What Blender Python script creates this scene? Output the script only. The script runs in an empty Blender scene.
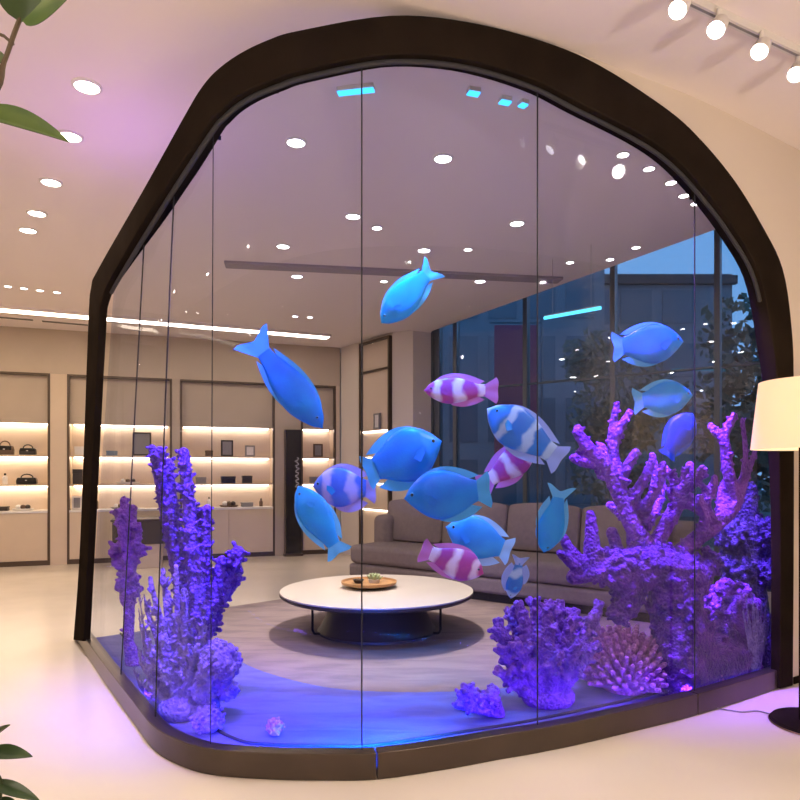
import bpy, bmesh, math, random
from mathutils import Vector, Matrix, noise
random.seed(7)
C = bpy.context.scene.collection
PI = math.pi
# ---------------------------------------------------------------- camera model (800x800 frame)
F = 670.0; HZ = 472.0; EYE = 1.35; CEIL = EYE + 2.07
def W(u, v, Y): return Vector(((u-400)*Y/F, Y, EYE+(HZ-v)*Y/F))
def FL(u, v, z=0.0): return W(u, v, (EYE-z)*F/(v-HZ))
def CL(u, v, z=CEIL): return W(u, v, (z-EYE)*F/(HZ-v))
def lerp(a, b, t): return a+(b-a)*t

# ---------------------------------------------------------------- materials
def nt(m):
    m.use_nodes = True
    return m.node_tree.nodes, m.node_tree.links
def mat(name, col, rough=.5, metal=0., spec=.5, noise_amt=0., nscale=8., bump=0., bscale=60., col2=None, trans=0., sss=0., coat=0.):
    m = bpy.data.materials.new(name); N, L = nt(m)
    b = N['Principled BSDF']
    b.inputs['Roughness'].default_value = rough
    b.inputs['Metallic'].default_value = metal
    b.inputs['Specular IOR Level'].default_value = spec
    b.inputs['Coat Weight'].default_value = coat
    b.inputs['Coat Roughness'].default_value = .05
    b.inputs['Base Color'].default_value = (*col, 1)
    tc = N.new('ShaderNodeTexCoord')
    if sss:
        b.inputs['Subsurface Weight'].default_value = sss
        b.inputs['Subsurface Radius'].default_value = (.02, .02, .04)
        b.inputs['Subsurface Scale'].default_value = .5
    if noise_amt or col2:
        n = N.new('ShaderNodeTexNoise'); n.inputs['Scale'].default_value = nscale; n.inputs['Detail'].default_value = 5
        L.new(tc.outputs['Object'], n.inputs['Vector'])
        r = N.new('ShaderNodeValToRGB')
        c2 = col2 or tuple(max(0, c*(1-noise_amt)) for c in col)
        r.color_ramp.elements[0].position = .35; r.color_ramp.elements[0].color = (*c2, 1)
        r.color_ramp.elements[1].position = .65; r.color_ramp.elements[1].color = (*col, 1)
        L.new(n.outputs['Fac'], r.inputs['Fac']); L.new(r.outputs['Color'], b.inputs['Base Color'])
    if bump:
        n2 = N.new('ShaderNodeTexNoise'); n2.inputs['Scale'].default_value = bscale; n2.inputs['Detail'].default_value = 4
        L.new(tc.outputs['Object'], n2.inputs['Vector'])
        bp = N.new('ShaderNodeBump'); bp.inputs['Strength'].default_value = bump; bp.inputs['Distance'].default_value = .01
        L.new(n2.outputs['Fac'], bp.inputs['Height']); L.new(bp.outputs['Normal'], b.inputs['Normal'])
    return m
def emit(name, col, s):
    m = bpy.data.materials.new(name); N, L = nt(m)
    N.remove(N['Principled BSDF']); e = N.new('ShaderNodeEmission')
    e.inputs['Color'].default_value = (*col, 1); e.inputs['Strength'].default_value = s
    L.new(e.outputs[0], N['Material Output'].inputs['Surface']); return m
def glass(name, tint, refl=1.0, ior=1.45):
    m = bpy.data.materials.new(name); N, L = nt(m)
    N.remove(N['Principled BSDF'])
    t = N.new('ShaderNodeBsdfTransparent'); t.inputs['Color'].default_value = (*tint, 1)
    g = N.new('ShaderNodeBsdfGlossy'); g.inputs['Roughness'].default_value = .01
    f = N.new('ShaderNodeFresnel'); f.inputs['IOR'].default_value = ior
    mu = N.new('ShaderNodeMath'); mu.operation = 'MULTIPLY'; mu.inputs[1].default_value = refl
    mx = N.new('ShaderNodeMixShader')
    L.new(f.outputs[0], mu.inputs[0]); L.new(mu.outputs[0], mx.inputs[0])
    L.new(t.outputs[0], mx.inputs[1]); L.new(g.outputs[0], mx.inputs[2])
    L.new(mx.outputs[0], N['Material Output'].inputs['Surface']); return m

M = {}
M['ceiling'] = mat('ceiling_paint', (.90, .815, .79), .6, spec=.2, bump=.05, bscale=200)
M['plaster'] = mat('plaster', (.74, .66, .57), .65, spec=.2, bump=.05, bscale=120)
M['greige'] = mat('greige_panel', (.52, .425, .325), .45, spec=.3, noise_amt=.06, nscale=3)
M['greige_light'] = mat('greige_light_panel', (.66, .53, .39), .4, spec=.3, noise_amt=.05, nscale=3)
M['shelf_back'] = mat('shelf_back', (.66, .54, .42), .5)
M['bronze'] = mat('bronze_trim', (.10, .072, .05), .35, metal=.5)
M['black_metal'] = mat('black_metal', (.022, .016, .012), .5, metal=.0, spec=.0, noise_amt=.25, nscale=5)
M['curb_metal'] = mat('curb_metal', (.085, .064, .05), .28, metal=.55, noise_amt=.15, nscale=4)
M['black'] = mat('black_gloss', (.008, .008, .009), .2)
M['dark'] = mat('dark_leather', (.03, .024, .02), .45, bump=.2, bscale=150)
M['brown'] = mat('brown_leather', (.12, .07, .04), .5, bump=.2, bscale=150)
M['white'] = mat('white_gloss', (.75, .72, .68), .3)
M['grey'] = mat('grey_card', (.25, .24, .24), .5)
M['steelblue'] = mat('slate_blue', (.18, .25, .33), .4)
M['beam'] = mat('ceiling_slot', (.34, .30, .33), .7)
M['sofa'] = mat('sofa_fabric', (.27, .22, .215), .9, spec=.15, noise_amt=.12, nscale=25, bump=.35, bscale=300)
M['sofa_base'] = mat('sofa_base', (.02, .018, .018), .6)
M['table_top'] = mat('table_top', (.62, .55, .46), .35, noise_amt=.04, nscale=4)
M['table_dark'] = mat('table_dark', (.035, .021, .016), .5, noise_amt=.2, nscale=6)
M['wood'] = mat('tray_wood', (.52, .28, .11), .45, noise_amt=.3, nscale=12)
M['leaf'] = mat('leaf_green', (.03, .075, .008), .4, col2=(.07, .12, .012), nscale=14)
M['leaf_dark'] = mat('leaf_dark_green', (.02, .045, .012), .35, col2=(.035, .07, .018), nscale=14)
M['stem'] = mat('stem_brown', (.10, .065, .03), .7, noise_amt=.3)
M['pot'] = mat('pot_clay', (.42, .40, .37), .6, noise_amt=.1)
M['soil'] = mat('soil', (.03, .02, .014), .95, noise_amt=.4, nscale=40)
M['seam'] = mat('silicone_seam', (.045, .045, .05), .6, spec=.15)
M['glass'] = glass('tank_glass', (.862, .88, .945), .09)
M['glass_back'] = glass('tank_back_glass', (.985, .985, .99), .02)
M['win_glass'] = glass('window_glass', (.80, .85, .90), 1.0)
M['led_warm'] = emit('led_warm', (1, .80, .58), 13)
M['cove'] = emit('cove_warm', (1, .82, .60), 9.)
M['lens'] = emit('downlight_lens', (1, .93, .84), 14)
M['led_reflection_cyan'] = emit('led_reflection_cyan', (.05, .45, 1.0), 2.6)
M['tube_reflection_cyan'] = emit('tube_reflection_cyan', (.10, .75, 1.0), 2.2)
M['led_blue'] = emit('led_blue', (.06, .10, 1.0), 5)
M['foliage'] = mat('tree_foliage', (.07, .10, .08), .7, col2=(.11, .14, .10), nscale=3)
M['facade'] = mat('facade', (.20, .23, .27), .6, noise_amt=.2, nscale=.6)
M['facade_pane'] = mat('facade_pane', (.10, .14, .18), .15)
M['banner'] = mat('banner_red', (.32, .05, .10), .6)
M['asphalt'] = mat('asphalt', (.06, .065, .075), .8, noise_amt=.2)
M['mullion'] = mat('mullion', (.11, .13, .15), .4, metal=.3)

# polished floor: large faint slabs
def floor_mat():
    m = mat('polished_floor', (.74, .66, .56), .16, spec=.5); N, L = nt(m); b = N['Principled BSDF']
    tc = N.new('ShaderNodeTexCoord')
    n = N.new('ShaderNodeTexNoise'); n.inputs['Scale'].default_value = .7; n.inputs['Detail'].default_value = 6
    L.new(tc.outputs['Object'], n.inputs['Vector'])
    r = N.new('ShaderNodeValToRGB')
    r.color_ramp.elements[0].position = .3; r.color_ramp.elements[0].color = (.71, .63, .53, 1)
    r.color_ramp.elements[1].position = .7; r.color_ramp.elements[1].color = (.76, .685, .59, 1)
    L.new(n.outputs['Fac'], r.inputs['Fac'])
    L.new(r.outputs['Color'], b.inputs['Base Color'])
    n2 = N.new('ShaderNodeTexNoise'); n2.inputs['Scale'].default_value = 2.5
    L.new(tc.outputs['Object'], n2.inputs['Vector'])
    mr = N.new('ShaderNodeMapRange'); mr.inputs['To Min'].default_value = .16; mr.inputs['To Max'].default_value = .30
    L.new(n2.outputs['Fac'], mr.inputs['Value']); L.new(mr.outputs[0], b.inputs['Roughness'])
    return m
M['floor'] = floor_mat()
# rug and tank bed: wavy streaks
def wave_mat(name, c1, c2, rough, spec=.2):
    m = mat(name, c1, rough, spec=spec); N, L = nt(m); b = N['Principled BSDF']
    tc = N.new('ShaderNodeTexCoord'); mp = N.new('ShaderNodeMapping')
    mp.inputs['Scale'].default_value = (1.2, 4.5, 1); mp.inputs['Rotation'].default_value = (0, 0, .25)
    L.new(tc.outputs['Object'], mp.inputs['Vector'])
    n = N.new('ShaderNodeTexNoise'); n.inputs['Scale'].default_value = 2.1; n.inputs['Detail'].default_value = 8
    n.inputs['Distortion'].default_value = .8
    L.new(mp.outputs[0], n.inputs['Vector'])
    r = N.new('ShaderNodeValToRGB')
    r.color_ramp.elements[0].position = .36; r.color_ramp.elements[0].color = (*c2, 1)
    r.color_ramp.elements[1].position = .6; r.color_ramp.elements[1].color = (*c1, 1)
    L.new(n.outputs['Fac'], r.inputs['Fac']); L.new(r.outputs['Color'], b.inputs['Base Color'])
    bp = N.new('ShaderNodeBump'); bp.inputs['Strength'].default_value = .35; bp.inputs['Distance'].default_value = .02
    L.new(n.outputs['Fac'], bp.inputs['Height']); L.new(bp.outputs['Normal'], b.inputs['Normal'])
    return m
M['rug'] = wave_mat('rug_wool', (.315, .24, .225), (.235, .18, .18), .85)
M['bed'] = wave_mat('tank_bed', (.17, .165, .43), (.13, .125, .35), .85)  # blue of the LED glow on the floor is put into the bed colour

# ---------------------------------------------------------------- object helpers
def link(o, parent=None):
    C.objects.link(o)
    if parent is not None: o.parent = parent
    return o
def obj(name, bm, m, parent=None, smooth=True, bevel=0., seg=2, angle=40):
    bmesh.ops.recalc_face_normals(bm, faces=bm.faces)
    me = bpy.data.meshes.new(name); bm.to_mesh(me); bm.free()
    for mm in (m if isinstance(m, (list, tuple)) else [m]): me.materials.append(mm)
    if smooth:
        for p in me.polygons: p.use_smooth = True
        me.set_sharp_from_angle(angle=math.radians(angle))
    o = bpy.data.objects.new(name, me); link(o, parent)
    if bevel:
        b = o.modifiers.new('bevel', 'BEVEL'); b.width = bevel; b.segments = seg; b.limit_method = 'ANGLE'
    return o
def tag(o, label, cat, group=None, kind=None):
    o['label'] = label; o['category'] = cat
    if group: o['group'] = group
    if kind: o['kind'] = kind
    return o
def struct(o): o['kind'] = 'structure'; return o
def thing(name, label, cat, loc=(0, 0, 0), rz=0., group=None):
    o = bpy.data.objects.new(name, None); o.empty_display_size = .1; link(o)
    o.location = loc; o.rotation_euler = (0, 0, rz)
    return tag(o, label, cat, group)
def dup(root, loc, rz=None, label=None):
    r = root.copy(); C.objects.link(r); r.location = loc
    if rz is not None: r.rotation_euler = (0, 0, rz)
    if label: r['label'] = label
    for ch in list(root.children):
        c = ch.copy(); C.objects.link(c); c.parent = r
        for g in list(ch.children):
            d = g.copy(); C.objects.link(d); d.parent = c
    return r
BM = bmesh.new
def box(bm, x0, x1, y0, y1, z0, z1, mi=0):
    vs = [bm.verts.new(p) for p in ((x0,y0,z0),(x1,y0,z0),(x1,y1,z0),(x0,y1,z0),(x0,y0,z1),(x1,y0,z1),(x1,y1,z1),(x0,y1,z1))]
    for f in ((0,3,2,1),(4,5,6,7),(0,1,5,4),(1,2,6,5),(2,3,7,6),(3,0,4,7)):
        fc = bm.faces.new([vs[i] for i in f]); fc.material_index = mi
    return bm
def lathe(bm, prof, n=40, c=(0, 0, 0), sx=1, sy=1, mi=0):
    rings = []
    for r, z in prof:
        if r < 1e-6: rings.append([bm.verts.new((c[0], c[1], c[2]+z))])
        else: rings.append([bm.verts.new((c[0]+sx*r*math.cos(2*PI*i/n), c[1]+sy*r*math.sin(2*PI*i/n), c[2]+z)) for i in range(n)])
    for a, b in zip(rings, rings[1:]):
        for i in range(n):
            j = (i+1) % n
            if len(a) == 1 and len(b) == 1: continue
            if len(a) == 1: f = bm.faces.new((a[0], b[i], b[j]))
            elif len(b) == 1: f = bm.faces.new((a[i], a[j], b[0]))
            else: f = bm.faces.new((a[i], a[j], b[j], b[i]))
            f.material_index = mi
    for rg in (rings[0], rings[-1]):
        if len(rg) > 1:
            try: bm.faces.new(rg).material_index = mi
            except ValueError: pass
    return bm
def tube(bm, pts, rads, n=10, closed=False, round_cap=True):
    pts = [Vector(p) for p in pts]
    if not hasattr(rads, '__len__'): rads = [rads]*len(pts)
    rads = list(rads)
    if round_cap and not closed:
        d0 = (pts[0]-pts[1]).normalized(); d1 = (pts[-1]-pts[-2]).normalized()
        r0, r1 = rads[0], rads[-1]
        pts = [pts[0]+d0*r0*.85, pts[0]+d0*r0*.5]+pts+[pts[-1]+d1*r1*.5, pts[-1]+d1*r1*.85]
        rads = [r0*.4, r0*.83]+rads+[r1*.83, r1*.4]
    rings = []; up = None
    for i, p in enumerate(pts):
        a = pts[i-1] if i > 0 or closed else p; b = pts[(i+1) % len(pts)] if i < len(pts)-1 or closed else p
        t = (b-a)
        t = t.normalized() if t.length > 1e-9 else Vector((0, 0, 1))
        if up is None:
            up = t.cross(Vector((.3, .9, .2)) if abs(t.y) < .8 else Vector((1, 0, .1))).normalized()
        up = (up-t*up.dot(t)).normalized(); s = t.cross(up)
        rings.append([bm.verts.new(p+(up*math.cos(2*PI*k/n)+s*math.sin(2*PI*k/n))*rads[i]) for k in range(n)])
    prs = list(zip(rings, rings[1:]))
    if closed: prs.append((rings[-1], rings[0]))
    for a, b in prs:
        for k in range(n): bm.faces.new((a[k], a[(k+1) % n], b[(k+1) % n], b[k]))
    if not closed:
        bm.faces.new(rings[0][::-1]); bm.faces.new(rings[-1])
    return bm
def ball(bm, c, r, sub=2, sc=(1, 1, 1)):
    res = bmesh.ops.create_icosphere(bm, subdivisions=sub, radius=r)
    for v in res['verts']: v.co = Vector((v.co.x*sc[0]+c[0], v.co.y*sc[1]+c[1], v.co.z*sc[2]+c[2]))
    return bm
def extrude_poly(bm, pts, z0, z1, mi=0):
    a = [bm.verts.new((p[0], p[1], z0)) for p in pts]; b = [bm.verts.new((p[0], p[1], z1)) for p in pts]
    bm.faces.new(a[::-1]).material_index = mi; bm.faces.new(b).material_index = mi
    for i in range(len(pts)):
        j = (i+1) % len(pts); bm.faces.new((a[i], a[j], b[j], b[i])).material_index = mi
    return bm
def catmull(P, n):
    P = [Vector(p) for p in P]; out = []
    Q = [P[0]*2-P[1]]+P+[P[-1]*2-P[-2]]
    for i in range(1, len(Q)-2):
        for k in range(n):
            t = k/n; a, b, c, d = Q[i-1], Q[i], Q[i+1], Q[i+2]
            out.append(.5*((2*b)+(c-a)*t+(2*a-5*b+4*c-d)*t*t+(3*b-a-3*c+d)*t**3))
    out.append(P[-1]); return out

# ---------------------------------------------------------------- camera
cam = bpy.data.cameras.new('camera'); co = bpy.data.objects.new('camera', cam); C.objects.link(co)
co.location = (0, 0, EYE); co.rotation_euler = (PI/2, 0, 0)
cam.sensor_width = 36; cam.lens = F/800*36; cam.shift_y = (HZ-400)/800; cam.clip_start = .05; cam.clip_end = 200
sc = bpy.context.scene; sc.camera = co
sc.view_settings.view_transform = 'Standard'; sc.view_settings.look = 'None'
sc.view_settings.exposure = 0.22; sc.view_settings.gamma = 1.0
sc.cycles.transparent_max_bounces = 24; sc.cycles.max_bounces = 8; sc.cycles.diffuse_bounces = 4
sc.cycles.glossy_bounces = 3; sc.cycles.sample_clamp_indirect = 4
sc.cycles.caustics_reflective = False; sc.cycles.caustics_refractive = False

# ---------------------------------------------------------------- tank plan curve (on the floor)
plan_px = [(76,640),(101,678),(135,726),(152,749),(175,764),(209,775),(270,780),(330,781),(377,780),(440,771),(500,760),(540,753),(600,740),(702,714),(790,685)]
PL = catmull([FL(u, v).to_2d() for u, v in plan_px], 10)
PL = [PL[0]+(PL[0]-PL[1]).normalized()*.6]+PL+[PL[-1]+(PL[-1]-PL[-2]).normalized()*.6]
SS = [0.]
for a, b in zip(PL, PL[1:]): SS.append(SS[-1]+(b-a).length)
def P(s):
    s = max(0, min(SS[-1]-1e-6, s))
    for i in range(len(SS)-1):
        if s <= SS[i+1]: return PL[i].lerp(PL[i+1], (s-SS[i])/(SS[i+1]-SS[i]))
def Nrm(s):                                    # points into the tank
    d = (P(s+.04)-P(s-.04)).normalized(); return Vector((-d.y, d.x))
def s_of(u):
    k = (u-400)/F
    for i in range(len(PL)-1):
        a, b = PL[i], PL[i+1]; fa = a.x-k*a.y; fb = b.x-k*b.y
        if fa <= 0 <= fb: return SS[i]+(SS[i+1]-SS[i])*(fa/(fa-fb) if fa != fb else 0)
    return 0. if k < 0 else SS[-1]
def cyl(u, v):
    s = s_of(u); p = P(s); return s, EYE+(HZ-v)*p.y/F
def on(s, z, off=0.):
    p = P(s)+Nrm(s)*off; return Vector((p.x, p.y, z))
sL, sR = s_of(76), s_of(790)
pEndL, pEndR = P(sL), P(sR)
BACK = catmull([(-1.93,5.83),(-1.3,4.95),(-.85,4.42),(-.3,4.1),(.5,4.1),(1.3,4.42),(2.02,4.92)], 8)
BACK = [Vector(p[:2]) for p in BACK]

# ---------------------------------------------------------------- THE SETTING
XL, YF, XR = -8.5, -4.0, 5.3
bm = BM(); extrude_poly(bm, [(XL-.3,YF-.3),(XR+.3,YF-.3),(XR+.3,12),(XL-.3,12)], -.2, 0)
struct(obj('floor', bm, M['floor'], smooth=False))
# ceiling: ends along the edge line above the window pocket
eA, eB = CL(432, 331), CL(700, 235); ed = (eB-eA).normalized()
eC = eA+ed*((XR+.3-eA.x)/ed.x)
bm = BM(); extrude_poly(bm, [(XL-.3,YF-.3),(XR+.3,YF-.3),(XR+.3,eC.y),(eB.x,eB.y),(eA.x,eA.y),(eA.x-.1,12),(XL-.3,12)], CEIL, CEIL+.12)
struct(obj('ceiling', bm, M['ceiling'], smooth=False))
# back wall frame of reference
O = Vector((-5.67, 9.5)); CO = Vector((-1.0, 11.16)); d_b = (CO-O).normalized(); n_b = Vector((-d_b.y, d_b.x)); rz_b = math.atan2(d_b.y, d_b.x)
def wall_hit(u, v, O, d, off=0.):              # pixel -> (t along wall, z)
    n = Vector((-d.y, d.x)); k = Vector(((u-400)/F, 1)); Y = (O+n*off).dot(n)/k.dot(n)
    return (k*Y-O).dot(d), EYE+(HZ-v)*Y/F
tL = -3.3; tC = (CO-O).length
def wbox(name, t0, t1, y0, y1, z0, z1, m, O=O, d=d_b, parent=None, **k):
    bm = BM(); box(bm, t0, t1, y0, y1, z0, z1)
    o = obj(name, bm, m, parent, **k)
    if parent is None: o.location = (O.x, O.y, 0); o.rotation_euler = (0, 0, math.atan2(d.y, d.x))
    return o
struct(wbox('wall_back', tL, tC+.4, .42, .55, 0, CEIL, M['greige'], smooth=False))
ZT = 2.78
struct(wbox('trim_1', tL, tC, 0, .41, ZT, CEIL, M['greige'], smooth=False))
struct(wbox('wall_left', 0, 14, 0, .2, 0, CEIL, M['greige_light'], O=Vector((XL, YF)), d=Vector((0, 1)), smooth=False))
struct(wbox('wall_front', 0, XR-XL, -.2, 0, 0, CEIL, M['greige_light'], O=Vector((XL, YF)), d=Vector((1, 0)), smooth=False))
struct(wbox('wall_side', 0, 10.0, 0, .2, 0, CEIL+.9, M['plaster'], O=Vector((XR+.2, YF)), d=Vector((0, 1)), smooth=False))
# return wall and column on the right of the back wall
RA, RB, RC = Vector((-1.0, 11.16)), Vector((-.115, 9.91)), Vector((.457, 9.5))
d_r = (RB-RA).normalized()
struct(wbox('wall_return', 0, (RB-RA).length, .02, .25, 0, CEIL, M['plaster'], O=RA, d=d_r, smooth=False))
bm = BM(); extrude_poly(bm, [(-.115,9.91),(.19,9.80),(.46,9.98),(.5,10.3),(.1,10.3)], 0, CEIL)
struct(obj('trim_2', bm, M['plaster'], smooth=False))

# right wall, cut by the arch of the tank
outer_px = [(76,641),(83,540),(91,330),(94,288),(102,268),(148,189),(189,115),(203,91),(218,73),(241,56),(270,42),(300,33),(390,18),(465,24),(540,43),(597,67),(665,111),(699,142),(732,182),(759,226),(780,270),(789,330),(791,390),(791,540),(790,685)]
inner_px = [(86,641),(91,540),(101,338),(105,300),(118,272),(162,199),(209,128),(222,113),(236,101),(255,90),(280,80),(305,72),(385,57),(460,61),(530,81),(578,105),(640,137),(675,162),(707,197),(733,232),(757,275),(769,335),(775,395),(777,540),(777,688)]
OUT = [cyl(*p) for p in catmull(outer_px, 5)]
INN = [cyl(*p) for p in catmull(inner_px, 5)]
OUT = [(s, min(z, CEIL-.001)) for s, z in OUT]
half = len(OUT)//2
cols = []
for s, z in OUT[half:]:
    if cols and s <= cols[-1][0]+1e-4: continue
    cols.append((s, z))
cols = [c for c in cols if c[1] < CEIL-.004 and c[0] > s_of(548)]
bm = BM()
fr = [(on(s, z), on(s, CEIL), on(s, z, .16), on(s, CEIL, .16)) for s, z in cols]
dR = (P(sR)-P(sR-.1)).normalized(); nR = Nrm(sR)
tt = (XR+.15-P(cols[-1][0]).x)/dR.x
e0 = P(cols[-1][0]); e1 = e0+dR*tt
for a, b in zip(fr, fr[1:]):
    V = [bm.verts.new(p) for p in (a[0], b[0], b[1], a[1], a[2], b[2], b[3], a[3])]
    for f in ((0,1,2,3),(5,4,7,6),(4,5,1,0),(3,2,6,7)): bm.faces.new([V[i] for i in f])
def slab(bm, a, b, n, th, z0, z1):
    extrude_poly(bm, [a, b, b+n*th, a+n*th], z0, z1)
extrude_poly(bm, [e0, e1, e1+nR*.16, e0+nR*.16+dR*.28], 0, CEIL)
bmesh.ops.remove_doubles(bm, verts=bm.verts, dist=.0005)
struct(obj('wall_right', bm, M['plaster'], smooth=False))
bm = BM(); slab(bm, e0+dR*.02-nR*.012, e1-nR*.012, nR, .01, 0.002, .045)
struct(obj('baseboard_right', bm, M['black_metal'], smooth=False))

# ceiling details
def along(name, a, b, w, z0, z1, m, parent=None):
    a, b = Vector(a[:2]), Vector(b[:2]); d = (b-a).normalized(); n = Vector((-d.y, d.x))*w/2
    bm = BM(); extrude_poly(bm, [a-n, b-n, b+n, a+n], z0, z1)
    return obj(name, bm, m, parent, smooth=False)
a, b = CL(225, 263), CL(560, 279)
struct(along('trim_3', a, b, .17, CEIL-.028, CEIL, M['beam']))
th = thing('cove_light', 'long warm linear cove light running along the ceiling before the display wall', 'ceiling light', CL(160, 321))
a, b = CL(-160, 294), CL(328, 336)
q = Vector(th.location)
o = along('channel', a-q, b-q, .30, -.03, 0, M['ceiling'], th)
o = along('diffuser', a-q, b-q, .20, -.034, -.0305, M['cove'], th)
for nm, (u0, v0), (u1, v1), lab in (('air_vent', (-60,312), (33,320), 'slim dark slot air vent in the ceiling at far left'), ('air_vent', (42,321), (88,325), 'shorter dark slot air vent in the ceiling beside the tank frame')):
    A_, B_ = CL(u0, v0), CL(u1, v1); tv = thing(nm, lab, 'vent', (A_+B_)/2, 0, 'ceiling slot vents')
    q = Vector(tv.location)
    along('slot', A_-q, B_-q, .05, -.004, 0, M['black'], tv)
    dd = (B_-A_).normalized(); nn = Vector((-dd.y, dd.x, 0))*.032
    along('flange', A_-q+nn, B_-q+nn, .012, -.006, 0, M['grey'], tv); along('flange', A_-q-nn, B_-q-nn, .012, -.006, 0, M['grey'], tv)

# ---------------------------------------------------------------- window wall
WA, WB = Vector((.46, 9.98)), Vector((5.4, 6.1)); d_w = (WB-WA).normalized(); wl = (WB-WA).length; ZW = 4.3
rzw = math.atan2(d_w.y, d_w.x)
mull = [0.0, .12, .42, 1.55, 2.75, 3.95, wl]
for i in range(6):
    t0, t1 = mull[i], mull[i+1]
    r = bpy.data.objects.new('window_%d' % (i+1), None); link(r); r.location = (WA.x, WA.y, 0); r.rotation_euler = (0, 0, rzw); struct(r)
    bm = BM(); box(bm, t0+.03, t1-.03, .03, .04, .12, ZW-.05); obj('pane', bm, M['win_glass'] if i else M['mullion'], r, smooth=False)
    bm = BM(); box(bm, t0, t0+.03, 0, .1, .06, ZW); box(bm, t1-.03, t1, 0, .1, .06, ZW); box(bm, t0+.045, t1-.045, 0, .1, .06, .12); box(bm, t0+.045, t1-.045, 0, .1, ZW-.05, ZW)
    obj('window_frame', bm, M['mullion'], r, smooth=False)
    if i >= 2:
        bm = BM(); box(bm, t0+.045, t1-.045, .0, .07, 2.525, 2.545); obj('transom', bm, M['mullion'], r, smooth=False)
struct(wbox('trim_4', 0, wl+.2, 0, .2, 0, .055, M['plaster'], O=WA, d=d_w, smooth=False))
bm = BM(); extrude_poly(bm, [(eA.x,eA.y),(eB.x,eB.y),(eC.x,eC.y),(5.7,6.0),(WB.x+.15,WB.y+.1),(WA.x+.12,WA.y+.2)], ZW, ZW+.1)
struct(obj('trim_5', bm, M['ceiling'], smooth=False))
bm = BM()                                       # riser of the pocket over the ceiling edge
for a, b in ((eA, eB), (eB, eC)):
    n = Vector((ed.y, -ed.x))*.05
    extrude_poly(bm, [a.xy, b.xy, b.xy+n, a.xy+n], CEIL+.12, ZW)
struct(obj('trim_6', bm, M['ceiling'], smooth=False))
bm = BM(); extrude_poly(bm, [(-.2,9.93),(.45,9.53),(.45,10.1),(0,10.3)], CEIL+.125, ZW)
struct(obj('trim_7', bm, M['ceiling'], smooth=False))

# ---------------------------------------------------------------- outside
bm = BM(); extrude_poly(bm, [(-2,12.2),(.6,9.9),(5.8,6.1),(40,2),(40,60),(-20,60)], -.4, -.25)
struct(obj('ground', bm, M['asphalt'], smooth=False))
t = thing('building', 'dark blue grey office block seen through the tall windows', 'building', (3.2, 19, -.25))
bm = BM(); box(bm, -3.2, 2.6, 0, 4, 0, 9.6); obj('wall', bm, M['facade'], t, smooth=False)
for i in range(5):
    for j in range(5):
        bm = BM(); box(bm, -2.9+i*1.1, -2.1+i*1.1, -.03, .02, .7+j*1.75, 1.95+j*1.75); obj('window', bm, M['facade_pane'], t, smooth=False)
bm = BM(); box(bm, -3.3, 2.7, -.15, .0, 8.8, 9.1); obj('cornice', bm, M['facade'], t, smooth=False)
t2 = thing('building', 'second dark block with flat roof rising behind the trees on the right', 'building', (9.2, 24, -.25))
bm = BM(); box(bm, -3.2, 2.7, 0, 5, 0, 8.7); obj('wall', bm, M['facade'], t2, smooth=False)
bm = BM(); box(bm, -3.3, 2.8, -.2, .0, 8.3, 8.6); obj('roof_edge', bm, M['asphalt'], t2, smooth=False)
for i in range(3):
    for j in range(4):
        bm = BM(); box(bm, -2.8+i*1.5, -1.7+i*1.5, -.04, .02, 1.2+j*1.9, 2.4+j*1.9); obj('window', bm, M['facade_pane'], t2, smooth=False)
bn = thing('banner', 'tall dull red banner hanging outside behind the glass', 'banner', (2.25, 13, 1.6))
bm = BM(); box(bm, -.42, .42, -.01, .01, .1, 2.6); obj('cloth', bm, M['banner'], bn, smooth=False)
bm = BM(); tube(bm, [(-.5,0,2.65),(.5,0,2.65)], .02); obj('rod', bm, M['mullion'], bn)
bm = BM(); tube(bm, [(.5,0,-1.84),(.5,0,2.7)], .03); obj('pole', bm, M['mullion'], bn)
def tree(label, loc, h, r, n=2600):
    t = thing('tree', label, 'tree', loc, random.uniform(0, 6), 'trees outside the windows')
    bm = BM(); tube(bm, [(0,0,0),(.05,0,h*.3),(0,.05,h*.6)], [.14,.11,.06]); obj('trunk', bm, M['stem'], t)
    bm = BM(); blobs = [(Vector((random.uniform(-.6,.6)*r, random.uniform(-.6,.6)*r, h*random.uniform(.3,.95))), r*random.uniform(.35,.65)) for _ in range(12)]
    for k in range(n):
        c, br = random.choice(blobs); dv = Vector((random.gauss(0,1), random.gauss(0,1), random.gauss(0,1))).normalized()
        p = c+dv*br*random.uniform(.6, 1.05); s = random.uniform(.06, .13)
        a = Vector((random.gauss(0,1), random.gauss(0,1), random.gauss(0,1))).normalized(); b = a.orthogonal().normalized()
        V = [bm.verts.new(p+a*s), bm.verts.new(p+b*s*.5), bm.verts.new(p-a*s), bm.verts.new(p-b*s*.5)]
        bm.faces.new(V)
    obj('foliage', bm, M['foliage'], t, smooth=False)
tree('tall dark evergreen tree outside, tallest of the trees, behind the right window', (5.9, 11.4, -.25), 4.6, 1.2)
tree('broad dark tree outside left of the tallest tree', (4.4, 13.6, -.25), 4.3, 1.2)
tree('dark tree outside at the far right behind the antler coral', (8.6, 11.9, -.25), 4.2, 1.1)

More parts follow.
